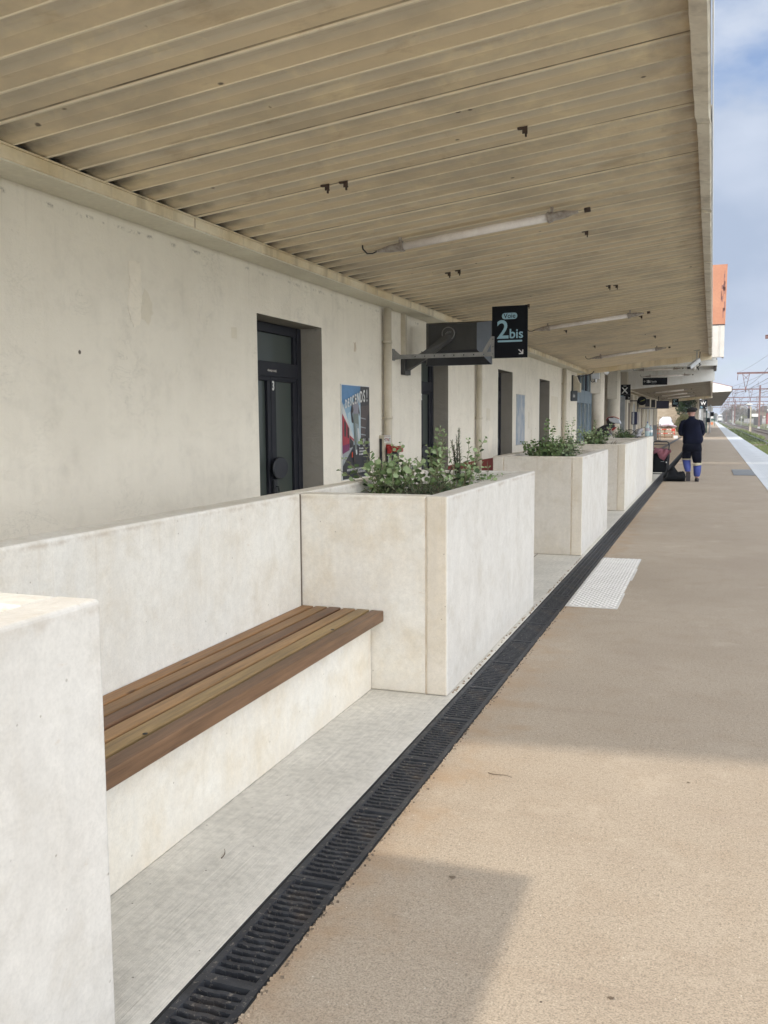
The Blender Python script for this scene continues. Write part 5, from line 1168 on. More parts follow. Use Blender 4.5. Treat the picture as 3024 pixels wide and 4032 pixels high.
for s_ in (-1, 1):
    X_ = lambda a_: -.44+s_*a_
    g.tube([(X_(.13), YP+.005, 1.385), (X_(.185), YP+.0, 1.365), (X_(.215), YP-.005, 1.30), (X_(.235), YP-.01, 1.22), (X_(.238), YP+.01, 1.15), (X_(.228), YP+.05, 1.115), (X_(.19), YP+.14, 1.11), (X_(.15), YP+.21, 1.10), (X_(.13), YP+.235, 1.10)], [.06, .072, .068, .064, .065, .062, .056, .05, .042], 14)
g.build('jacket', m_jk, pr_)
g = MB(); torso_loft(g, [(-.42, YP, .90, .185, .13), (-.42, YP, .86, .205, .145), (-.422, YP, .78, .217, .155), (-.424, YP, .70, .217, .15)], n=20)
for rows in ([(-.515, YP, .74, .10, .135), (-.53, YP+.01, .66, .108, .13), (-.541, YP+.02, .58, .102, .115), (-.542, YP+.03, .535, .096, .105)], [(-.335, YP, .74, .12, .135), (-.325, YP+.005, .66, .118, .13), (-.316, YP+.01, .56, .110, .12), (-.302, YP+.015, .48, .098, .11), (-.297, YP+.02, .435, .093, .10)]):
    torso_loft(g, rows, n=18)
g.build('trousers', m_tr1, pr_)
for s_, A in ((-1, [(-.541, .56, .099, .035), (-.54, .535, .098, .035), (-.538, .50, .092, .04), (-.53, .42, .088, .03), (-.515, .33, .078, -.02), (-.505, .26, .066, -.07), (-.502, .235, .058, -.09)]), (1, [(-.298, .44, .097, .02), (-.297, .40, .096, .02), (-.295, .37, .088, .02), (-.295, .28, .086, .02), (-.297, .19, .078, .01), (-.299, .14, .068, 0), (-.299, .118, .055, 0)])):
    g = MB(); rg_ = []
    for x, z, r_, dy in A:
        tilt = .35 if s_ > 0 else -.12
        fall = max(0, 1-(A[0][1]-z)/.12)
        rg_.append([Vector((x+r_*math.cos(t*math.pi/9), YP+dy+r_*1.05*math.sin(t*math.pi/9), z+tilt*r_*math.cos(t*math.pi/9)*fall)) for t in range(18)])
    g.loft(rg_[:3], 1); g.loft(rg_[2:], 0); g.build('lower_trouser_leg', [m_tr2, m_tr3], pr_)
g = MB(); g.ell((-.298, YP+.055, .045), .052, .135, .048, 0, 14, 8); g.box(-.345, -.252, YP-.07, YP+.17, .002, .022); g.build('shoe', m_shoe, pr_, .008, 2)
g = MB(); g.ell((-.488, YP-.135, .125), .055, .052, .105, 0, 14, 8); g.obox((-.488, YP-.180, .12), (.05, 0, 0), (0, .012, .0), (0, 0, .105)); g.build('shoe', m_shoe, pr_, .012, 2)
g = MB(); rot = Matrix.Rotation(R(-7), 3, 'Y'); g.ell((-.445, YP+.035, 1.662), .124, .140, .058, 0, 18, 8, rot)
g.ell((-.535, YP+.095, 1.625), .055, .07, .014, 0, 12, 6, Matrix.Rotation(R(-12), 3, 'Y')); g.loft([[Vector((-.447+a_*.096*math.cos(t*math.pi/9), YP+.035+a_*.105*math.sin(t*math.pi/9), z)) for t in range(18)] for z, a_ in ((1.615, .98), (1.645, 1.08), (1.67, 1.0))]); g.build('cap', m_cap2, pr_)

# second person: helmet with raised visor, leaning behind the far planters
p2 = thing('person', (-2.63, 25.6, 0), 'person in black jacket and red-rimmed helmet with raised visor, behind the planters', 'person')
YQ = 25.6; V = []; E = []; Rd = []
pel = av((-2.95, YQ, .86), (.10, .08)); ab = av((-2.88, YQ, 1.0), (.10, .09), pel); c1 = av((-2.77, YQ, 1.12), (.11, .09), ab); c2_ = av((-2.67, YQ, 1.20), (.07, .055), c1); nk = av((-2.59, YQ, 1.26), .055, c2_); hd = av((-2.55, YQ-.01, 1.345), (.08, .09), nk); ht = av((-2.56, YQ, 1.42), (.07, .08), hd)
for s_ in (-1, 1):
    hp = av((-2.95, YQ+s_*.09, .78), .095, pel); kk = av((-2.86, YQ+s_*.11, .45), .062, hp); aa = av((-2.93, YQ+s_*.10, .09), .040, kk); tt = av((-2.78, YQ+s_*.10, .04), .035, aa)
    sh_ = av((-2.69, YQ+s_*.16, 1.18), .06, c2_); el = av((-2.62, YQ+s_*.20, .96), .045, sh_); wr = av((-2.45, YQ+s_*.12, .90), .03, el)
    hand_chain(V, E, Rd, wr, Vector((-2.45, YQ+s_*.12, .90)), Vector((.9, -s_*.3, -.2)).normalized(), Vector((0, 1, .1)), Vector((.1, 0, 1)))
skin('body', V, E, Rd, m_skin, p2)
g = MB(); rows = [(-2.97, .80, .17, .13), (-2.96, .88, .19, .15), (-2.90, 1.0, .20, .16), (-2.82, 1.11, .20, .16), (-2.73, 1.19, .18, .13), (-2.66, 1.235, .13, .10), (-2.60, 1.27, .08, .07)]
rings = []
for k in range(len(rows)):
    x, z, ry, rx = rows[k]; a_ = Vector((rows[min(k+1, 6)][0]-rows[max(k-1, 0)][0], 0, rows[min(k+1, 6)][1]-rows[max(k-1, 0)][1])).normalized(); nx_ = Vector((a_.z, 0, -a_.x))
    rings.append([Vector((x, YQ, z))+nx_*rx*math.cos(q*math.pi/10)+Vector((0, ry*math.sin(q*math.pi/10), 0)) for q in range(20)])
g.loft(rings)
for s_ in (-1, 1): g.tube([(-2.74, YQ+s_*.12, 1.18), (-2.70, YQ+s_*.18, 1.14), (-2.64, YQ+s_*.21, 1.04), (-2.62, YQ+s_*.205, .95), (-2.55, YQ+s_*.17, .91), (-2.47, YQ+s_*.13, .90)], [.07, .075, .065, .06, .055, .045], 12)
g.build('jacket', m_black, p2)
V = []; E = []; Rd = []
j0 = av((-2.95, YQ, .84), (.16, .14))
for s_ in (-1, 1): a1 = av((-2.94, YQ+s_*.09, .74), .10, j0); a2 = av((-2.86, YQ+s_*.11, .45), .075, a1); a3 = av((-2.92, YQ+s_*.10, .12), .06, a2)
skin('trousers', V, E, Rd, m_darkgrey, p2)
g = MB(); g.ell((-2.59, YQ, 1.40), .125, .13, .125, 0, 18, 12); g.box(-2.60, -2.49, YQ-.10, YQ+.10, 1.22, 1.30); g.build('helmet', m_black, p2, .01)
g = MB(); rgz = []
for k in range(9):
    a_ = R(165-k*16); rgz.append([Vector((-2.56+(.165+.06*k/8)*math.cos(a_), YQ+yy, 1.385+.15*math.sin(a_))) for yy in (-.10, .10)]+[Vector((-2.56+(.15+.06*k/8)*math.cos(a_), YQ+yy, 1.385+.135*math.sin(a_))) for yy in (.10, -.10)])
g.loft(rgz); g.build('helmet_rim', m_red, p2)
g = MB(); g.prism([(-2.66, 1.49), (-2.50, 1.50), (-2.36, 1.44), (-2.32, 1.33), (-2.48, 1.35), (-2.62, 1.40)], 'y', YQ-.135, YQ+.135); g.build('visor', m_glass('silver_visor', (0.35, 0.37, 0.40), .15), p2, .02, 2)
g = MB(); g.prism([(-2.56, 1.14), (-2.50, 1.17), (-2.44, 1.25), (-2.50, 1.24), (-2.56, 1.20)], 'y', YQ-.10, YQ+.1); g.build('collar', m_red, p2)
g = MB(); g.ell((-2.60, YQ-.16, 1.02), .05, .02, .035, 0, 10, 6); g.ell((-2.55, YQ-.16, .98), .06, .02, .018, 0, 10, 6); g.build('glove', m_signwhite, p2)

# ------------------------------------------------------------------ shopping trolley, duffel bag
ct = thing('shopping_trolley', (-1.1, 22.5, 0), 'black shopping trolley with a tall bent handle beside the last planter', 'trolley')
g = MB(); YC = 22.55
prf = []
for z, w_, d_ in ((.20, .165, .13), (.24, .18, .15), (.55, .185, .155), (.66, .18, .15), (.70, .15, .12)):
    prf.append([Vector((-1.13+w_*max(-1, min(1, 1.25*math.cos(t*math.pi/10)))+(z-.2)*.06, YC+d_*max(-1, min(1, 1.25*math.sin(t*math.pi/10))), z)) for t in range(20)])
g.loft(prf); g.build('bag', M('black_canvas', (0.004, 0.005, 0.007), (0.007, 0.008, 0.010), 10, .8, .5, 30, spec=.15), ct)
g = MB(); g.tube([(-1.30, YC-.16, .10), (-1.29, YC-.15, .88), (-1.27, YC-.15, .925), (-1.20, YC-.15, .935), (-.99, YC-.15, .925), (-.945, YC-.15, .90), (-.93, YC-.15, .84), (-.935, YC-.15, .75), (-.97, YC-.15, .30), (-1.0, YC-.15, .08)], .014, 8); g.tube([(-1.28, YC-.15, .86), (-.945, YC-.15, .855)], .009, 6); g.tube([(-1.3, YC-.15, .17), (-.99, YC-.15, .17)], .012, 6); g.tube([(-.955, YC-.15, .55), (-1.02, YC-.13, .12), (-1.0, YC-.2, .05)], .012, 6); g.build('frame', m_black, ct)
for xx in (-1.31, -.99):
    g = MB(); g.tube([(xx-.015, YC-.02, .08), (xx+.015, YC-.02, .08)], .08, 18); w_ = g.build('wheel', m_rubber, ct)
g = MB(); g.box(-1.11, -1.04, YC-.165, YC-.158, .455, .461); g.build('zip', m_lgrey, ct)
g = MB(); g.ell((-.985, YC-.17, .44), .012, .008, .018, 0, 8, 5); g.build('buckle', m_signwhite, ct)
# pink cloth draped over it
def cloth():
    g = MB(); nx, ny = 22, 16; vs = []; fs = []
    for j in range(ny+1):
        for i in range(nx+1):
            u, v = i/nx, j/ny; x = -1.28+u*.375; drop = .10+.17*math.exp(-((u-.62)/.22)**2)
            z = .765-.03*u-v*drop+.018*math.sin(u*19+v*3)*(.4+v); y_ = YC-.175-.03*math.sin(v*3.0)+.022*math.sin(u*15+v*5)
            if v < .12: y_ += .13*(1-v/.12); z += .012
            vs.append((x+.03*math.sin(v*4), y_, z))
    for j in range(ny):
        for i in range(nx): a_ = j*(nx+1)+i; fs.append((a_, a_+1, a_+nx+2, a_+nx+1))
    g.add(vs, fs, 0, True); return g
o = cloth().build('pink_cloth', M('dusty_pink_cloth', (0.23, 0.085, 0.105), (0.17, 0.06, 0.08), 14, .85, .6, 30)); sol = o.modifiers.new('s', 'SOLIDIFY'); sol.thickness = .006
tag(o, 'crumpled dusty pink cloth draped over the black trolley', 'cloth')
db = thing('duffel_bag', (-.8, 22.3, 0), 'plump black duffel bag on the platform by the walking person', 'bag')
g = MB(); rings = []
for k in range(17):
    u = k/16; x = -1.03+u*.475; hh = (.19+.155*math.exp(-((u-.40)/.20)**2)+.05*math.exp(-((u-.85)/.15)**2)+.008*math.sin(k*2.3)); 
    if k in (0, 16): hh *= .80
    dd = .15 if 0 < k < 16 else .11
    rings.append([Vector((x+.01*math.sin(t*1.7), 22.32+dd*math.cos(t*math.pi/8)*(1+.06*math.sin(t*3+k)), max(.003, hh/2+hh/2*1.02*math.sin(t*math.pi/8)))) for t in range(16)])
g.loft(rings); g.build('body', M('black_nylon', (0.004, 0.005, 0.007), (0.007, 0.008, 0.010), 12, .75, .6, 25, spec=.15), db)
g = MB(); g.tube([(-.93, 22.17, .22), (-.96, 22.15, .12), (-1.03, 22.16, .05), (-1.04, 22.2, .11), (-.98, 22.2, .25)], .012, 6); g.tube([(-.70, 22.2, .20), (-.80, 22.17, .345), (-.88, 22.2, .30)], .010, 6); g.build('strap', m_rubber, db)

# bottles on the rim of the last planter
def bottle(x, y, h, r_, mat, label, lab_mat, zb=1.06):
    t = thing('water_bottle', (x, y, zb), label, 'bottle')
    g = MB(); prof_ = [(.0, .92), (.01, 1.0), (.30, 1.0), (.34, .93), (.38, 1.0), (.62, 1.0), (.78, .62), (.90, .28), (.93, .22)]
    g.loft([[Vector((x+r_*b_*math.cos(k*math.pi/8), y+r_*b_*math.sin(k*math.pi/8), zb+.001+a_*h)) for k in range(16)] for a_, b_ in prof_]); g.build('body', mat, t)
    g = MB(); g.tube([(x, y, zb+.93*h), (x, y, zb+h)], r_*.26, 10); g.build('cap', M('cap_'+label[:5], (0.04, 0.07, 0.35), None, 9), t)
    g = MB(); g.tube([(x, y, zb+.36*h), (x, y, zb+.58*h)], r_*1.03, 16, cap=False); g.build('sleeve', lab_mat, t)
def m_pet(name, c):
    t = NT(name); m = t.done(c, .08, None, 0, .6); t.b.inputs['Transmission Weight'].default_value = .55; t.b.inputs['IOR'].default_value = 1.2; return m
bottle(-1.40, 21.9, .335, .052, m_pet('clear_pet', (0.62, 0.75, 0.76)), 'taller clear plastic bottle, left one on the planter rim', m_pet('clear_pink_label', (0.6, 0.5, 0.55)))
bottle(-1.335, 22.02, .25, .050, m_pet('blue_pet', (0.40, 0.55, 0.60)), 'shorter blue-tinted bottle with white label on the planter corner', m_signwhite)
# folded spoked wheel with grey plastic bag
wh = thing('spoked_wheel', (-1.75, 21.5, 1.0), 'thin spoked wheel of a folded cart in the last planter', 'wheel')
g = MB(); c = Vector((-1.74, 21.3, 1.085)); ringp = [c+Vector((.135*math.cos(k*math.pi/14), .02*math.cos(k*math.pi/14), .135*math.sin(k*math.pi/14))) for k in range(29)]; g.tube(ringp, .008, 6, cap=False); g.build('rim', m_rubber, wh)
g = MB()
for k in range(12): a_ = k*math.pi/6; g.tube([c, c+Vector((.132*math.cos(a_), .02*math.cos(a_), .132*math.sin(a_)))], .0022, 4)
g.build('spokes', m_steel, wh)
g = MB(); g.tube([c, c+Vector((.13, .1, .13)), c+Vector((.30, .3, .18))], .008, 6); g.tube([c+Vector((.15, .1, -.05)), c+Vector((.3, .2, .05))], .010, 6); g.build('frame', m_black, wh)
pb = MB(); pb.ell((-1.56, 21.5, 1.16), .11, .10, .07, 0, 20, 14, Matrix.Rotation(R(-30), 3, 'Y'), 1.3); pb.ell((-1.63, 21.45, 1.08), .14, .1, .05, 0, 20, 14, None, 1.3)
tag(pb.build('plastic_bag', M('grey_film', (0.42, 0.42, 0.44), (0.20, 0.20, 0.22), 14, .35, .6, 30)), 'crumpled grey plastic bag lying by the spoked wheel', 'plastic bag')

# ------------------------------------------------------------------ things beyond the second canopy
lt = thing('luggage_trolley', (-3.6, 61, 0), 'grey-panelled luggage trolley standing past the planters', 'trolley')
g = MB(); g.box(-3.78, -3.33, 61, 61.08, .08, 1.08); g.build('panel', m_grey, lt, .01, 1); g = MB()
for x in (-3.30, -3.2, -3.1): g.tube([(x, 61.0, .06), (x-.02, 61.2, 1.15)], .022, 6)
g.tube([(-3.32, 61, .1), (-3.0, 60.9, .06)], .03, 6); g.build('frame', m_steel, lt)
g = MB(); g.ell((-3.02, 60.9, .05), .08, .05, .04); g.ell((-3.25, 61.2, .05), .06, .05, .05); g.build('wheel', m_lgrey, lt)
bp = thing('builders_bag', (-3.45, 75, 0), 'large white woven builders bag on a pallet against the old wall', 'bag')
g = MB(); rings = []
for k in range(9):
    z = .88+k*.095; q = (1.0, 1.05, 1.04, 1.02, .98, .93, .82, .6, .3)[k]
    rings.append([Vector((-3.42+.47*q*max(-1, min(1, 1.2*math.cos(t*math.pi/12)))*(1+.05*math.sin(t*2+k)), 75+.45*q*math.sin(t*math.pi/12), z+.05*math.sin(t*1.3+k*.7))) for t in range(24)])
for ri_, r__ in enumerate(rings):
    for v__ in r__: d__ = .09*mnoise.noise(v__*2.6)+.05*mnoise.noise(v__*6); v__.x += d__*1.2; v__.z += d__
g.loft(rings, 0, True, False); g.build('sack', M('white_woven', (0.70, 0.72, 0.76), (0.55, 0.58, 0.64), 3, .7, .8, 6), bp)
g = MB()
for z in (.05, .35, .6, .82): g.box(-4.1, -2.9, 74.6, 75.4, z, z+.05)
for x in (-4.05, -3.5, -2.95): g.box(x, x+.06, 74.65, 75.35, 0, .82)
g.build('pallet', m_wood[1], bp)
g = MB(); g.tube([(-3.9, 74.5, .92), (-3.2, 74.45, 1.0), (-2.6, 74.5, .88)], [.05, .08, .03], 8); g.ell((-2.75, 74.6, .9), .2, .15, .08, 0, 12, 8, None, .8); g.build('crumpled_film', M('pinkish_film', (0.5, 0.4, 0.42), (0.3, 0.25, 0.3), 6), bp)
rb = thing('safety_barrier', (-3.2, 72, 0), 'low red and white safety barrier tape strung before the pallet', 'barrier')
m_rw = M('barrier_red', (0.55, 0.06, 0.04), None, 3)
g = MB(); g.box(-3.9, -2.62, 72, 72.03, .66, .72); g.box(-3.9, -2.62, 72, 72.03, .36, .41); g.box(-2.85, -2.62, 71.98, 71.999, .55, .74); g.box(-2.64, -2.60, 72, 72.03, 0, .8); g.build('rail', m_rw, rb)
g = MB()
for x in (-3.7, -3.2, -3.0): g.box(x, x+.14, 71.985, 71.998, .66, .71); g.box(x+.1, x+.22, 71.985, 71.998, .36, .41)
g.build('white_band', m_signwhite, rb)
wb = thing('white_block', (-2.5, 71.5, 0), 'small white concrete block at the foot of the barrier', 'block'); MB().box(-2.68, -2.38, 71.4, 71.7, 0, .22).build('block', m_signwhite, wb, .03, 2)
oh = thing('old_house', (-6, 98, 0), 'old stone house with a terracotta band behind the builders bag', 'house')
def m_stone():
    t = NT('coursed_stone'); x, y, z = t.xyz(); br = t.n('ShaderNodeTexBrick'); t.L(t.mapv((1, 1, 1)), br.inputs[0])
    zz = t.ramp(t.math('FRACT', t.math('MULTIPLY', z, 4.2)), [(0.0, 1.0), (.12, 0.0), (1.0, 0.0)])
    col = t.mix(t.ramp(t.noise(1.6, 5, .6, t.mapv((1, 1, 3))), [(0.35, 0.0), (0.65, 1.0)]), (0.42, 0.36, 0.28), (0.33, 0.28, 0.21)); col = t.mix(t.math('MULTIPLY', zz, .4), col, (0.2, 0.17, 0.13))
    return t.done(col, .9, t.bump(zz, .4, .02))
g = MB(); g.box(-12, -2.9, 98, 104, 0, 3.15); g.build('wall', m_stone(), oh); g = MB(); g.box(-12, -2.85, 97.95, 104, 3.151, 4.6); g.build('terracotta_band', M('terracotta', (0.46, 0.27, 0.15), (0.36, 0.2, 0.11), 1.5, streak=((.3, .17, .1), .5, 3)), oh); g = MB(); g.box(-12.3, -2.6, 97.6, 104.4, 4.6, 4.8); g.build('roof', m_rust, oh)
pw = thing('garden_pillar_wall', (-1.8, 100, 0), 'tall pale sunlit wall end beside the ivy-covered tree', 'wall')
g = MB(); g.prism([(-2.18, 0), (-1.36, 0), (-1.36, 3.9), (-1.95, 3.9), (-2.1, 3.2), (-2.0, 2.4), (-2.3, 1.9)], 'y', 100, 106); g.build('wall', m_wall2, pw)
def crown(name, c, rx, ry, rz, n, sz, mats, parent, seed=0, hole=0.15):
    rg = random.Random(seed); g = MB()
    for i in range(n):
        d = Vector((rg.gauss(0, 1), rg.gauss(0, 1), rg.gauss(0, 1))).normalized(); rad = rg.random()**.45
        p_ = Vector((c[0]+d.x*rx*rad, c[1]+d.y*ry*rad, c[2]+d.z*rz*rad)); nn = mnoise.noise(Vector((p_.x/rx*1.7, p_.y/ry*1.7, p_.z/rz*1.7+seed)))
        if nn < -hole: continue
        p_ += d*nn*rx*.35
        u = Vector((rg.gauss(0, 1), rg.gauss(0, 1), rg.gauss(0, 1))).normalized()*sz*rg.uniform(.5, 1.2); v = u.cross(Vector((rg.gauss(0, 1), rg.gauss(0, 1), rg.gauss(0, 1)))).normalized()*sz*rg.uniform(.3, .7)
        g.add([p_-u, p_-v, p_+u, p_+v], [(0, 1, 2, 3)], rg.randrange(len(mats)))
    return g.build(name, mats, parent)
iv = thing('ivy_covered_tree', (-2.7, 92, 0), 'dark green ivy-covered tree beyond the second canopy', 'tree')
crown('crown', (-2.55, 92, 3.4), .95, .8, 1.9, 5200, .10, [m_ivy, m_leafd, m_ivy], iv, 1, .35); g = MB(); g.tube([(-2.6, 92, 0), (-2.55, 92, 2), (-2.5, 92, 3.6)], [.16, .13, .08], 8); g.tube([(-2.6, 92, 1.6), (-3.0, 91.8, 1.9), (-3.4, 91.7, 1.75)], [.04, .03, .015], 6); g.build('trunk', m_bare, iv)
ob = thing('olive_bush', (-2.1, 82, 0), 'round olive-brown bush beside the walking person', 'bush')
crown('foliage', (-2.15, 82, .95), .85, .6, 1.0, 6000, .07, [m_bush, m_treeg, m_bush], ob, 2, .4); g = MB(); g.tube([(-2.1, 82, 0), (-2.1, 82, .9)], .06, 6); g.build('stem', m_bare, ob)
db_ = thing('bare_shrub', (-4.2, 88, 0), 'leafless brown shrub in front of the stone house', 'shrub'); g = MB(); rg = random.Random(12)
for k in range(60):
    a_ = rg.uniform(0, 6.28); p_ = Vector((-3.9+rg.uniform(-.5, .5), 88, .6)); pts_ = [p_]
    for q in range(4): pts_.append(pts_[-1]+Vector((math.cos(a_)*.16+rg.uniform(-.1, .1), math.sin(a_)*.1, rg.uniform(.18, .34))))
    g.tube(pts_, [.018, .015, .012, .009, .006], 4)
g.build('branches', m_bare, db_)

# ------------------------------------------------------------------ plants in the planters
def leaf(g, base, d, up_, L, W_, m, cup=.25):
    d = d.normalized(); s_ = d.cross(up_).normalized(); n_ = s_.cross(d).normalized(); pts = []
    out = [(0, .0), (.22, .62), (.5, 1.0), (.78, .85), (1.0, .0), (.78, -.85), (.5, -1.0), (.22, -.62)]
    for a_, b_ in out: pts.append(base+d*(a_*L)+s_*(b_*W_/2)+n_*(cup*abs(b_)*W_*.35-.10*L*a_*a_))
    mid = base+d*(.5*L)-n_*(.02*L); vs = pts+[mid]
    g.add(vs, [(8, i, (i+1) % 8) for i in range(8)], m, True)
def round_leaf_plant(loc, stems, label, group=None, H=.34, spread=.16, L=.040, seed=0, mats=None, lean=(0, 0), tall=None):
    rg = random.Random(seed); t = thing('round_leaf_plant', loc, label, 'plant', group); st = MB(); lf = MB(); L0 = Vector(loc)
    mats = mats or [m_leaf, m_leafp, m_leafd]
    stems = int(stems*1.75)
    for k in range(stems):
        a_ = rg.uniform(0, 6.283); h_ = H*rg.uniform(.45, 1.0); sp = spread*rg.uniform(.25, 1.1)
        if tall and k < len(tall): a_, sp, h_ = tall[k]
        p0 = L0+Vector((math.cos(a_)*sp*.25, math.sin(a_)*sp*.25, -.02)); pts = []
        for q in range(7):
            f_ = q/6; pts.append(p0+Vector((math.cos(a_)*sp*f_**1.3+lean[0]*f_*h_, math.sin(a_)*sp*f_**1.3+lean[1]*f_*h_, h_*f_))+Vector((rg.uniform(-.008, .008), rg.uniform(-.008, .008), 0)))
        st.tube(pts, [.0035, .0033, .003, .0028, .0025, .002, .0015], 5)
        nn = int(h_/.030); ph = rg.uniform(0, 3.14)
        for q in range(1, nn+1):
            f_ = q/nn; i = min(5, int(f_*6)); fr_ = f_*6-i; p_ = pts[i].lerp(pts[min(6, i+1)], fr_); tdir = (pts[min(6, i+1)]-pts[i]).normalized()
            ph += math.pi/2+rg.uniform(-.3, .3); sz = 1.06*L*(1.15-.5*f_**2)*rg.uniform(.75, 1.15)*(1 if q < nn else .7)
            for s_ in (0, math.pi):
                if rg.random() < .08: continue
                hd_ = Vector((math.cos(ph+s_), math.sin(ph+s_), .0)); dirv = (hd_+tdir*(.25+.6*f_)+Vector((0, 0, rg.uniform(-.35, .15)))).normalized()
                b0 = p_+dirv*sz*.25; st.tube([p_, b0], .0014, 4, cap=False)
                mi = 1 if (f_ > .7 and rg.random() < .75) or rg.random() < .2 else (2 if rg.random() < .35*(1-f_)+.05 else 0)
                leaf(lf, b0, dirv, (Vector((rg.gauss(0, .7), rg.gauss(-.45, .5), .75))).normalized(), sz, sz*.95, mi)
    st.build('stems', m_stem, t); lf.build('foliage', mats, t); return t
def rosemary(loc, label, H=.3, stems=9, spread=.12, seed=0, mats=None, upright=False, leanx=0, nl=.027, name='rosemary_bush'):
    rg = random.Random(seed); t = thing(name, loc, label, 'rosemary'); st = MB(); lf = MB(); L0 = Vector(loc)
    for k in range(stems):
        a_ = rg.uniform(0, 6.283); h_ = H*rg.uniform(.5, 1); sp = spread*rg.uniform(.2, 1)*(0.35 if upright else 1); pts = []
        for q in range(6): f_ = q/5; pts.append(L0+Vector((math.cos(a_)*sp*f_+leanx*f_*h_, math.sin(a_)*sp*f_, h_*f_-.02))+Vector((rg.uniform(-.006, .006), rg.uniform(-.006, .006), 0)))
        st.tube(pts, [.003, .0028, .0025, .002, .0016, .001], 4)
        for q in range(int(h_/.0042)):
            f_ = (q+1)/(h_/.0042); i = min(4, int(f_*5)); p_ = pts[i].lerp(pts[i+1], f_*5-i); b_ = rg.uniform(0, 6.283)
            d = Vector((math.cos(b_), math.sin(b_), rg.uniform(.1, .8) if upright else rg.uniform(.3, 1.1))).normalized(); l_ = nl*rg.uniform(.7, 1.2)*((1.6-1.2*f_) if upright else (1 if f_ < .8 else .7)); s_ = d.cross(Vector((0, 0, 1))).normalized()*(.0052 if upright else .0036)
            lf.add([p_-s_, p_+d*l_, p_+s_], [(0, 1, 2)], 1 if rg.random() < .25+.4*(f_ > .8) else 0)
    st.build('stems', m_dead, t); lf.build('needles', mats or [m_rosem, m_rosem2], t); return t
SZ = .925
round_leaf_plant((-1.95, 5.55, SZ), 14, 'broad round-leaved pale green plant at the left in the bench-end planter', H=.33, spread=.20, L=.046, seed=21, tall=[(3.0, .16, .42), (3.3, .24, .30), (1.6, .05, .38), (.2, .06, .40), (3.1, .28, .22)])
round_leaf_plant((-1.80, 5.85, SZ), 8, 'leafy silver-green plant beside the round-leaved one, under the red box', H=.30, spread=.17, L=.038, seed=22, tall=[(.4, .10, .36), (5.6, .16, .30)])
rosemary((-1.86, 6.35, SZ), 'tall dark rosemary sprigs in front of the red box', H=.42, stems=7, spread=.22, seed=31)
rosemary((-1.72, 5.45, SZ), 'low dark rosemary clump in the middle of the bench-end planter', H=.20, stems=40, spread=.26, seed=32)
rosemary((-1.58, 5.60, SZ), 'low brownish rosemary clump right of the darker one', H=.16, stems=20, spread=.20, seed=35)
round_leaf_plant((-1.84, 6.25, SZ), 5, 'slim stem with round leaves standing before door 2', H=.46, spread=.06, L=.038, seed=23, tall=[(.2, .02, .50), (1.2, .05, .40), (2.0, .03, .44)])
rosemary((-1.60, 6.0, SZ), 'pointed upright rosemary spike, tallest in the bench-end planter', H=.50, stems=10, spread=.22, seed=33, upright=True, nl=.042)
round_leaf_plant((-1.52, 5.70, SZ), 9, 'bushy silver-green plant to the right of the rosemary spike', H=.34, spread=.19, L=.036, seed=24, tall=[(1.0, .06, .42), (.2, .12, .43), (2.4, .12, .36)])
round_leaf_plant((-1.45, 6.2, SZ), 7, 'sprawling pale plant at the right corner of the bench-end planter', H=.22, spread=.12, L=.032, seed=25, tall=[(1.9, .10, .24), (2.2, .10, .16)])
round_leaf_plant((-1.82, 10.55, SZ), 34, 'dense deep green round-leaved bush in the second planter', H=.32, spread=.20, L=.048, seed=41, mats=[m_leaf, m_leaf, m_leafd], tall=[(1.0, .05, .55), (.6, .10, .46)])
round_leaf_plant((-1.60, 10.75, SZ), 26, 'tall greyish small-leaved bush at the right in the second planter', H=.36, spread=.16, L=.036, seed=42, mats=[m_rosem2, m_leafp, m_rosem], tall=[(.6, .08, .56), (.2, .14, .48), (1.2, .02, .52), (.1, .22, .36)])
rosemary((-1.46, 10.9, SZ), 'low dark creeping herb beside the second planter rim', H=.14, stems=18, spread=.16, seed=43, name='creeping_herb')
round_leaf_plant((-1.86, 15.8, .965), 30, 'light green small-leaved bush in the first of the joined far planters', H=.34, spread=.27, L=.046, seed=51, mats=[m_leaf, m_leafp, m_leafd], tall=[(3.0, .10, .30), (.3, .22, .44), (.1, .20, .38), (1.5, .05, .50)])
rosemary((-1.62, 15.95, .965), 'brown dry herb clump next to stones in the far planter', H=.15, stems=26, spread=.20, seed=52, mats=[m_dead, m_rosem], name='dry_herb')
rosemary((-2.02, 16.4, .965), 'dry grey stub plant at the back left of the far planter', H=.12, stems=10, spread=.1, seed=53, name='dry_herb')
round_leaf_plant((-1.80, 20.5, .995), 30, 'low green bush in the last planter before the bottles', H=.24, spread=.24, L=.052, seed=61, mats=[m_leaf, m_leafd, m_leafd], tall=[(3.0, .1, .32), (3.2, .05, .30)])

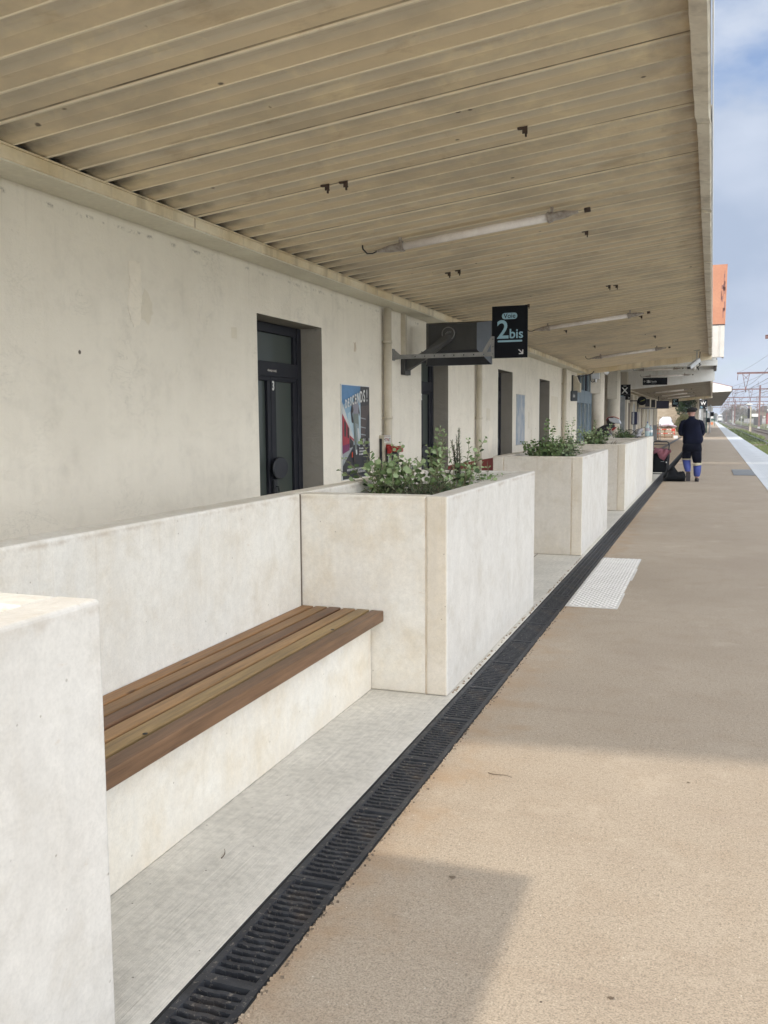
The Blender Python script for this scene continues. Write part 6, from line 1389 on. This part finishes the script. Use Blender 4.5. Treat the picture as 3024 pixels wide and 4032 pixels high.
# ------------------------------------------------------------------ across the tracks
def mast(x, y, h_, label, r_=.13, mat=None, arm=None):
    t = thing('catenary_mast', (x, y, -.56), label, 'catenary mast', 'catenary masts')
    g = MB(); g.obox((x, y, h_/2-.56), (r_, 0, 0), (0, r_, 0), (0, 0, h_/2)); g.build('pole', mat or m_mast, t)
    g = MB(); g.box(x-.25, x+.25, y-.25, y+.25, -.56, -.2); g.build('foot', m_lgrey, t); return t
GY = [(61, 6.4), (130, 7.4), (201, 7.4), (268, 7.2), (325, 7.0), (395, 7.0), (470, 7.0)]
wr_lab = ['nearest', 'second', 'third', 'fourth', 'fifth', 'sixth', 'farthest']
for k, (yy, zz) in enumerate(GY):
    t = thing('catenary_gantry', (12, yy, zz), '%s rust-brown overhead gantry beam spanning the tracks' % wr_lab[k], 'gantry', 'catenary gantries over the tracks')
    x0 = 2.92 if k < 2 else 2.9-(k-2)*.8; x1 = 30
    g = MB(); g.box(x0, x1, yy-.1, yy+.1, zz-.10, zz+.10); g.box(x0, x1, yy-.14, yy+.14, zz+.101, zz+.13); g.build('beam', m_mast, t)
    for xc in (4.05, 7.2, 11.5):
        if k == 0: continue
        g = MB(); w_ = .45; g.tube([(xc-w_, yy, zz), (xc-.06, yy, zz-1.9)], .035, 4); g.tube([(xc+w_, yy, zz), (xc+.06, yy, zz-1.9)], .035, 4); g.tube([(xc-w_, yy, zz-.1), (xc+w_*.5, yy, zz-.8)], .03, 4); g.tube([(xc+w_, yy, zz-.1), (xc-w_*.5, yy, zz-.8)], .03, 4)
        g.tube([(xc, yy, zz-1.8), (xc, yy, zz-2.5)], [.12, .05], 6); g.tube([(xc, yy, zz-2.3), (xc-1.3, yy, zz-2.6)], .025, 4); g.build('hanger', m_mast, t)
        if xc < 5: g = MB(); g.tube([(xc-1.0, yy, zz-.1), (xc-1.05, yy, zz-.9)], .04, 5); g.build('insulator', m_mast, t)
    if k > 1: 
        mx_ = 9.0 if k == 2 else (7.0 if k == 4 else 14+k); mast(mx_, yy+.3, zz+.56+.8, 'brown mast under the %s gantry' % wr_lab[k], .16)
mast(11.2, 210, 6.0, 'pale lamp-like mast right of the tall brown mast', .10, m_lgrey)
mast(6.6, 330, 4.6, 'short pale pole with white head beside the signal', .12, m_lgrey)
mast(13.0, 238, 5.5, 'dark pole near the right photo edge above the white fence', .14)
mast(14.5, 420, 7.6, 'thin far brown pole between the gantries', .14); mast(19.5, 460, 8.0, 'thin far pole behind the station shelter', .13); mast(9.5, 500, 6.6, 'distant thin pole before the hazy trees', .13); mast(6.2, 460, 5.0, 'distant pole at the left end of the fence', .12)
wi = MB()
def wire(g, p0, p1, sag, r_, n=12):
    p0, p1 = Vector(p0), Vector(p1); g.tube([p0.lerp(p1, q/n)-Vector((0, 0, sag*4*(q/n)*(1-q/n))) for q in range(n+1)], r_, 4)
for xc, nm in ((3.35, 'near'), (7.2, 'second')):
    g = MB()
    for (ya, za), (yb, zb) in zip(GY[:-1], GY[1:]):
        wire(g, (xc, ya, za-1.6), (xc, yb, zb-1.6), .55, .012+ya*.00007); wire(g, (xc-.2, ya, za-2.5), (xc+.2, yb, zb-2.5), .04, .012+ya*.00007)
        for q in (.25, .5, .75): yy = ya+(yb-ya)*q; g.tube([(xc, yy, za-1.6-.55*4*q*(1-q)), (xc, yy, za-2.5)], .012, 3)
    tag(g.build('overhead_wire', m_wires), 'thin catenary wires strung above the %s track' % nm, 'overhead wire')
g = MB(); wire(g, (12.5, 61, 10.2), (2.9, 201, 7.8), 1.0, .022); wire(g, (12.5, 70, 7.8), (3.6, 201, 6.4), .4, .024); tag(g.build('overhead_wire', m_wires), 'two bare feeder wires slanting down across the sky from the right', 'overhead wire')
g = MB(); wire(g, (7.0, 61, 8.8), (3.2, 130, 7.55), .5, .012); wire(g, (8, 61, 5.6), (2.2, 268, 4.9), .3, .02); wire(g, (5.5, 130, 6.0), (2.0, 201, 5.2), .5, .018); tag(g.build('overhead_wire', m_wires), 'slack cables crossing between the second and third gantries', 'overhead wire')
# signals
for (x, yy, z0, z1, lab) in ((5.0, 150, 1.5, 3.0, 'tall black railway signal head on a pale post near the trees'), (12.2, 200, 1.2, 3.1, 'black signal heads under a round pale backboard at the right'), (15.0, 232, 1.0, 2.6, 'dark signal with yellow lamp box by the right photo edge')):
    x_ = {5.0: 5.2, 12.2: 11.0, 15.0: 12.4}[x]; t = thing('railway_signal', (x_, yy, -.56), lab, 'railway signal', 'railway signals')
    g = MB(); g.box(x_-.16, x_+.16, yy-.1, yy, z0, z1); g.build('signal_head', m_black, t, .05, 2); g = MB(); g.tube([(x_+.3, yy+.1, -.56), (x_+.3, yy+.1, z1+.3)], .09, 6); g.box(x_+.15, x_+.45, yy, yy+.2, -.5, .3); g.build('post', M('pale_ochre_post', (0.46, 0.42, 0.32), None, 2), t)
    g = MB(); g.ell((x_+.1, yy+.05, z1+.8), .45, .1, .35) if x > 5 else g.ell((x_+.1, yy+.05, z1+.6), .5, .3, .14); g.build('backboard', m_signwhite, t)
for (x, yy, lab) in ((9.9, 200, 'white-headed platform lamp left of the tall mast'), (12.6, 190, 'second white-headed lamp in front of the red shed'), (6.7, 240, 'low white lamp near the signal foot')):
    t = thing('platform_lamp', (x, yy, -.56), lab, 'lamp', 'small lamps across the tracks'); g = MB(); g.tube([(x, yy, -.56), (x, yy, 1.7)], .06, 5); g.build('pole', m_lgrey, t); g = MB(); g.ell((x, yy, 1.8), .2, .2, .14); g.build('head', m_signwhite, t)
for (x, yy, z, lab) in ((9.4, 205, 4.6, 'white lantern arm just right of the tall brown mast'), (14.0, 205, 5.2, 'white lantern arm at the right photo edge'), (8.2, 290, 4.9, 'distant white lantern arm left of the tall mast')):
    t = thing('street_lamp', (x, yy, -.56), lab, 'street lamp', 'curved street lamps beyond the fence'); g = MB(); g.tube([(x+1.6, yy+1, -.56), (x+1.6, yy+1, z-1.2), (x+1.2, yy+1, z-.3), (x+.5, yy+1, z)], .06, 5); g.build('pole', m_lgrey, t); g = MB(); g.ell((x, yy+1, z), .55, .15, .10); g.build('lantern', m_signwhite, t)
# fence, shelter, house, shed
fe = thing('white_fence', (20, 300, -.5), 'long white picket fence with pinkish panels across the tracks', 'fence')
g = MB(); pa_, pb_ = Vector((13.2, 430, 0)), Vector((34, 215, 0)); N = 90
for k in range(N):
    a_ = pa_.lerp(pb_, k/N); b_ = pa_.lerp(pb_, (k+.8)/N); g.add([(a_.x, a_.y, -.5), (b_.x, b_.y, -.5), (b_.x, b_.y, 1.45), (a_.x, a_.y, 1.45), (a_.x, a_.y+.1, -.5), (b_.x, b_.y+.1, -.5), (b_.x, b_.y+.1, 1.45), (a_.x, a_.y+.1, 1.45)], [(0,1,2,3),(4,7,6,5),(3,2,6,7),(0,3,7,4),(1,5,6,2)])
g.build('pickets', M('fence_white', (0.66, 0.64, 0.64), (0.55, 0.50, 0.50), .3), fe)
g = MB(); d_ = (pb_-pa_).normalized(); g.obox((pa_+pb_)/2+Vector((-.25, -.25, .15)), (pb_-pa_)/2, (d_.y*.05, -d_.x*.05, 0), (0, 0, .12)); g.build('rail', m_signwhite, fe)
st = thing('track_shelter', (13.5, 300, -.5), 'small dark shelter with a white roof sign beyond the fence', 'shelter')
g = MB(); g.box(12.0, 14.2, 300, 303, -.5, 2.4); g.build('walls', m_darkgrey, st); g = MB(); g.box(11.3, 13.1, 299.9, 299.95, 2.0, 2.9); g.build('sign_board', m_signwhite, st)
sh = thing('red_shed', (18, 250, -.5), 'red shed at the right photo edge behind the fence', 'shed'); g = MB(); g.box(13.6, 17, 260, 265, 0, 3.0); g.build('walls', M('red_shed_wall', (0.42, 0.05, 0.05), None, 1), sh); g = MB(); g.prism([(13.3, 3.0), (17.3, 3.0), (15.3, 3.9)], 'y', 259.8, 265.2); g.build('roof', m_darkgrey, sh)
hz = thing('distant_house', (20, 400, -.5), 'dark hip-roofed house among trees beyond the tracks', 'house'); g = MB(); g.box(17.5, 24, 400, 408, -.5, 4.5); g.build('walls', m_treeb, hz); g = MB(); g.prism([(17, 4.5), (24.5, 4.5), (22.5, 6.6), (19, 6.6)], 'y', 399.5, 408.5); g.build('roof', M('dark_tile', (0.12, 0.10, 0.09), None, 1), hz)
# train
TX = 4.45; TY = 590
tr = thing('train', (TX, TY, -.35), 'white-nosed train approaching far down the line', 'train')
g = MB(); rings = []
for yy, q, zt in ((0, .55, 2.2), (.8, .85, 2.9), (3, 1.0, 3.6), (8, 1.0, 4.0), (80, 1.0, 4.0)):
    rings.append([Vector((TX+1.42*q*a_, TY+yy, -.1+(zt+.1)*b_)) for a_, b_ in ((-1, 0), (1, 0), (1.03, .45), (.95, .75), (.6, .97), (0, 1.0), (-.6, .97), (-.95, .75), (-1.03, .45))])
g.loft(rings, 0, True, False); g.build('body', m_signwhite, tr)
g = MB(); g.box(TX-1.0, TX+1.0, TY+.1, TY+2.2, 2.2, 3.0); g.build('windscreen', m_black, tr); g = MB(); g.box(TX-1.1, TX+1.1, TY-.4, TY+.8, -.35, .45); g.build('buffer_skirt', m_darkgrey, tr)
for sx in (-1, 1):
    g = MB(); g.ell((TX+sx*.75, TY-.1, 1.2), .28, .1, .25, 0, 10, 6); hl = g.build('headlight', M('lit_headlight_%d' % (sx+1), (.9, .9, .85)), tr)
# hazy trees
TR = [(12, 560, 9.5, 8, 0, 'tall hazy brown tree, highest in the clump behind the train'), (18, 580, 9.0, 8, 0, 'hazy brown tree right of the highest one'), (24, 600, 7.5, 8, 0, 'lower brown tree right of the pair behind the gantries'), (32, 620, 6.8, 9, 0, 'brown far tree behind the tall mast'), (9.5, 680, 7.5, 6, 0, 'hazy tree sloping down beside the approaching train'), (15, 480, 3.0, 4, 1, 'low green hedge-like tree before the brown clump'), (19.5, 470, 3.0, 4.5, 1, 'rounded low green tree nearer the fence'), (38, 560, 6.0, 10, 0, 'broad brown tree behind the house at right'), (28, 430, 4.4, 5, 0, 'dark tree beside the hip-roofed house'), (2.6, 1000, 7.5, 5, 0, 'faint grey tree left of the train'), (34, 440, 5.4, 5, 0, 'dark tree at the right photo edge')]
for k, (x, yy, h_, w_, kind, lab) in enumerate(TR):
    t = thing('tree', (x, yy, -.5), lab, 'tree', 'trees beyond the tracks')
    crown('crown', (x, yy, h_*.55-.3), w_*.62, w_*.5, h_*.52, 1500, .55, [m_treeg, m_bush] if kind else [m_treeb, m_bare, m_treeb], t, 70+k, .45)
    g = MB(); g.tube([(x, yy, -.5), (x, yy, h_*.6)], [.35, .15], 6); g.build('trunk', m_bare, t)
bl = MB(); vs = []; fs = []; rg = random.Random(77)
for k in range(61):
    x = -60+k*8; hh = 3.6+2.0*mnoise.noise(Vector((k*.35, 0, 0))); vs += [(x, 1300, -.6), (x, 1300, hh), (x, 1340, -.6), (x, 1340, hh*.8)]
for k in range(60): a_ = k*4; fs += [(a_, a_+4, a_+5, a_+1), (a_+1, a_+5, a_+7, a_+3), (a_+3, a_+7, a_+6, a_+2)]
bl.add(vs, fs, 0, True); tag(bl.build('woods', m_treeb), 'low line of far woods along the horizon', 'woods', kind='stuff')

# ------------------------------------------------------------------ air
hzb = MB(); hzb.box(-1400, 1400, -38, 2400, -1.6, 14)
mh_ = bpy.data.materials.new('haze'); mh_.use_nodes = True; nt = mh_.node_tree; nt.nodes.clear()
o_ = nt.nodes.new('ShaderNodeOutputMaterial'); v_ = nt.nodes.new('ShaderNodeVolumePrincipled'); v_.inputs['Density'].default_value = 0.00038; v_.inputs['Color'].default_value = (0.86, 0.92, 1.0, 1)
nt.links.new(v_.outputs[0], o_.inputs['Volume'])
USE_HAZE = True
if USE_HAZE: tag(hzb.build('haze', mh_), 'thin pale haze over the tracks', 'haze', kind='stuff')
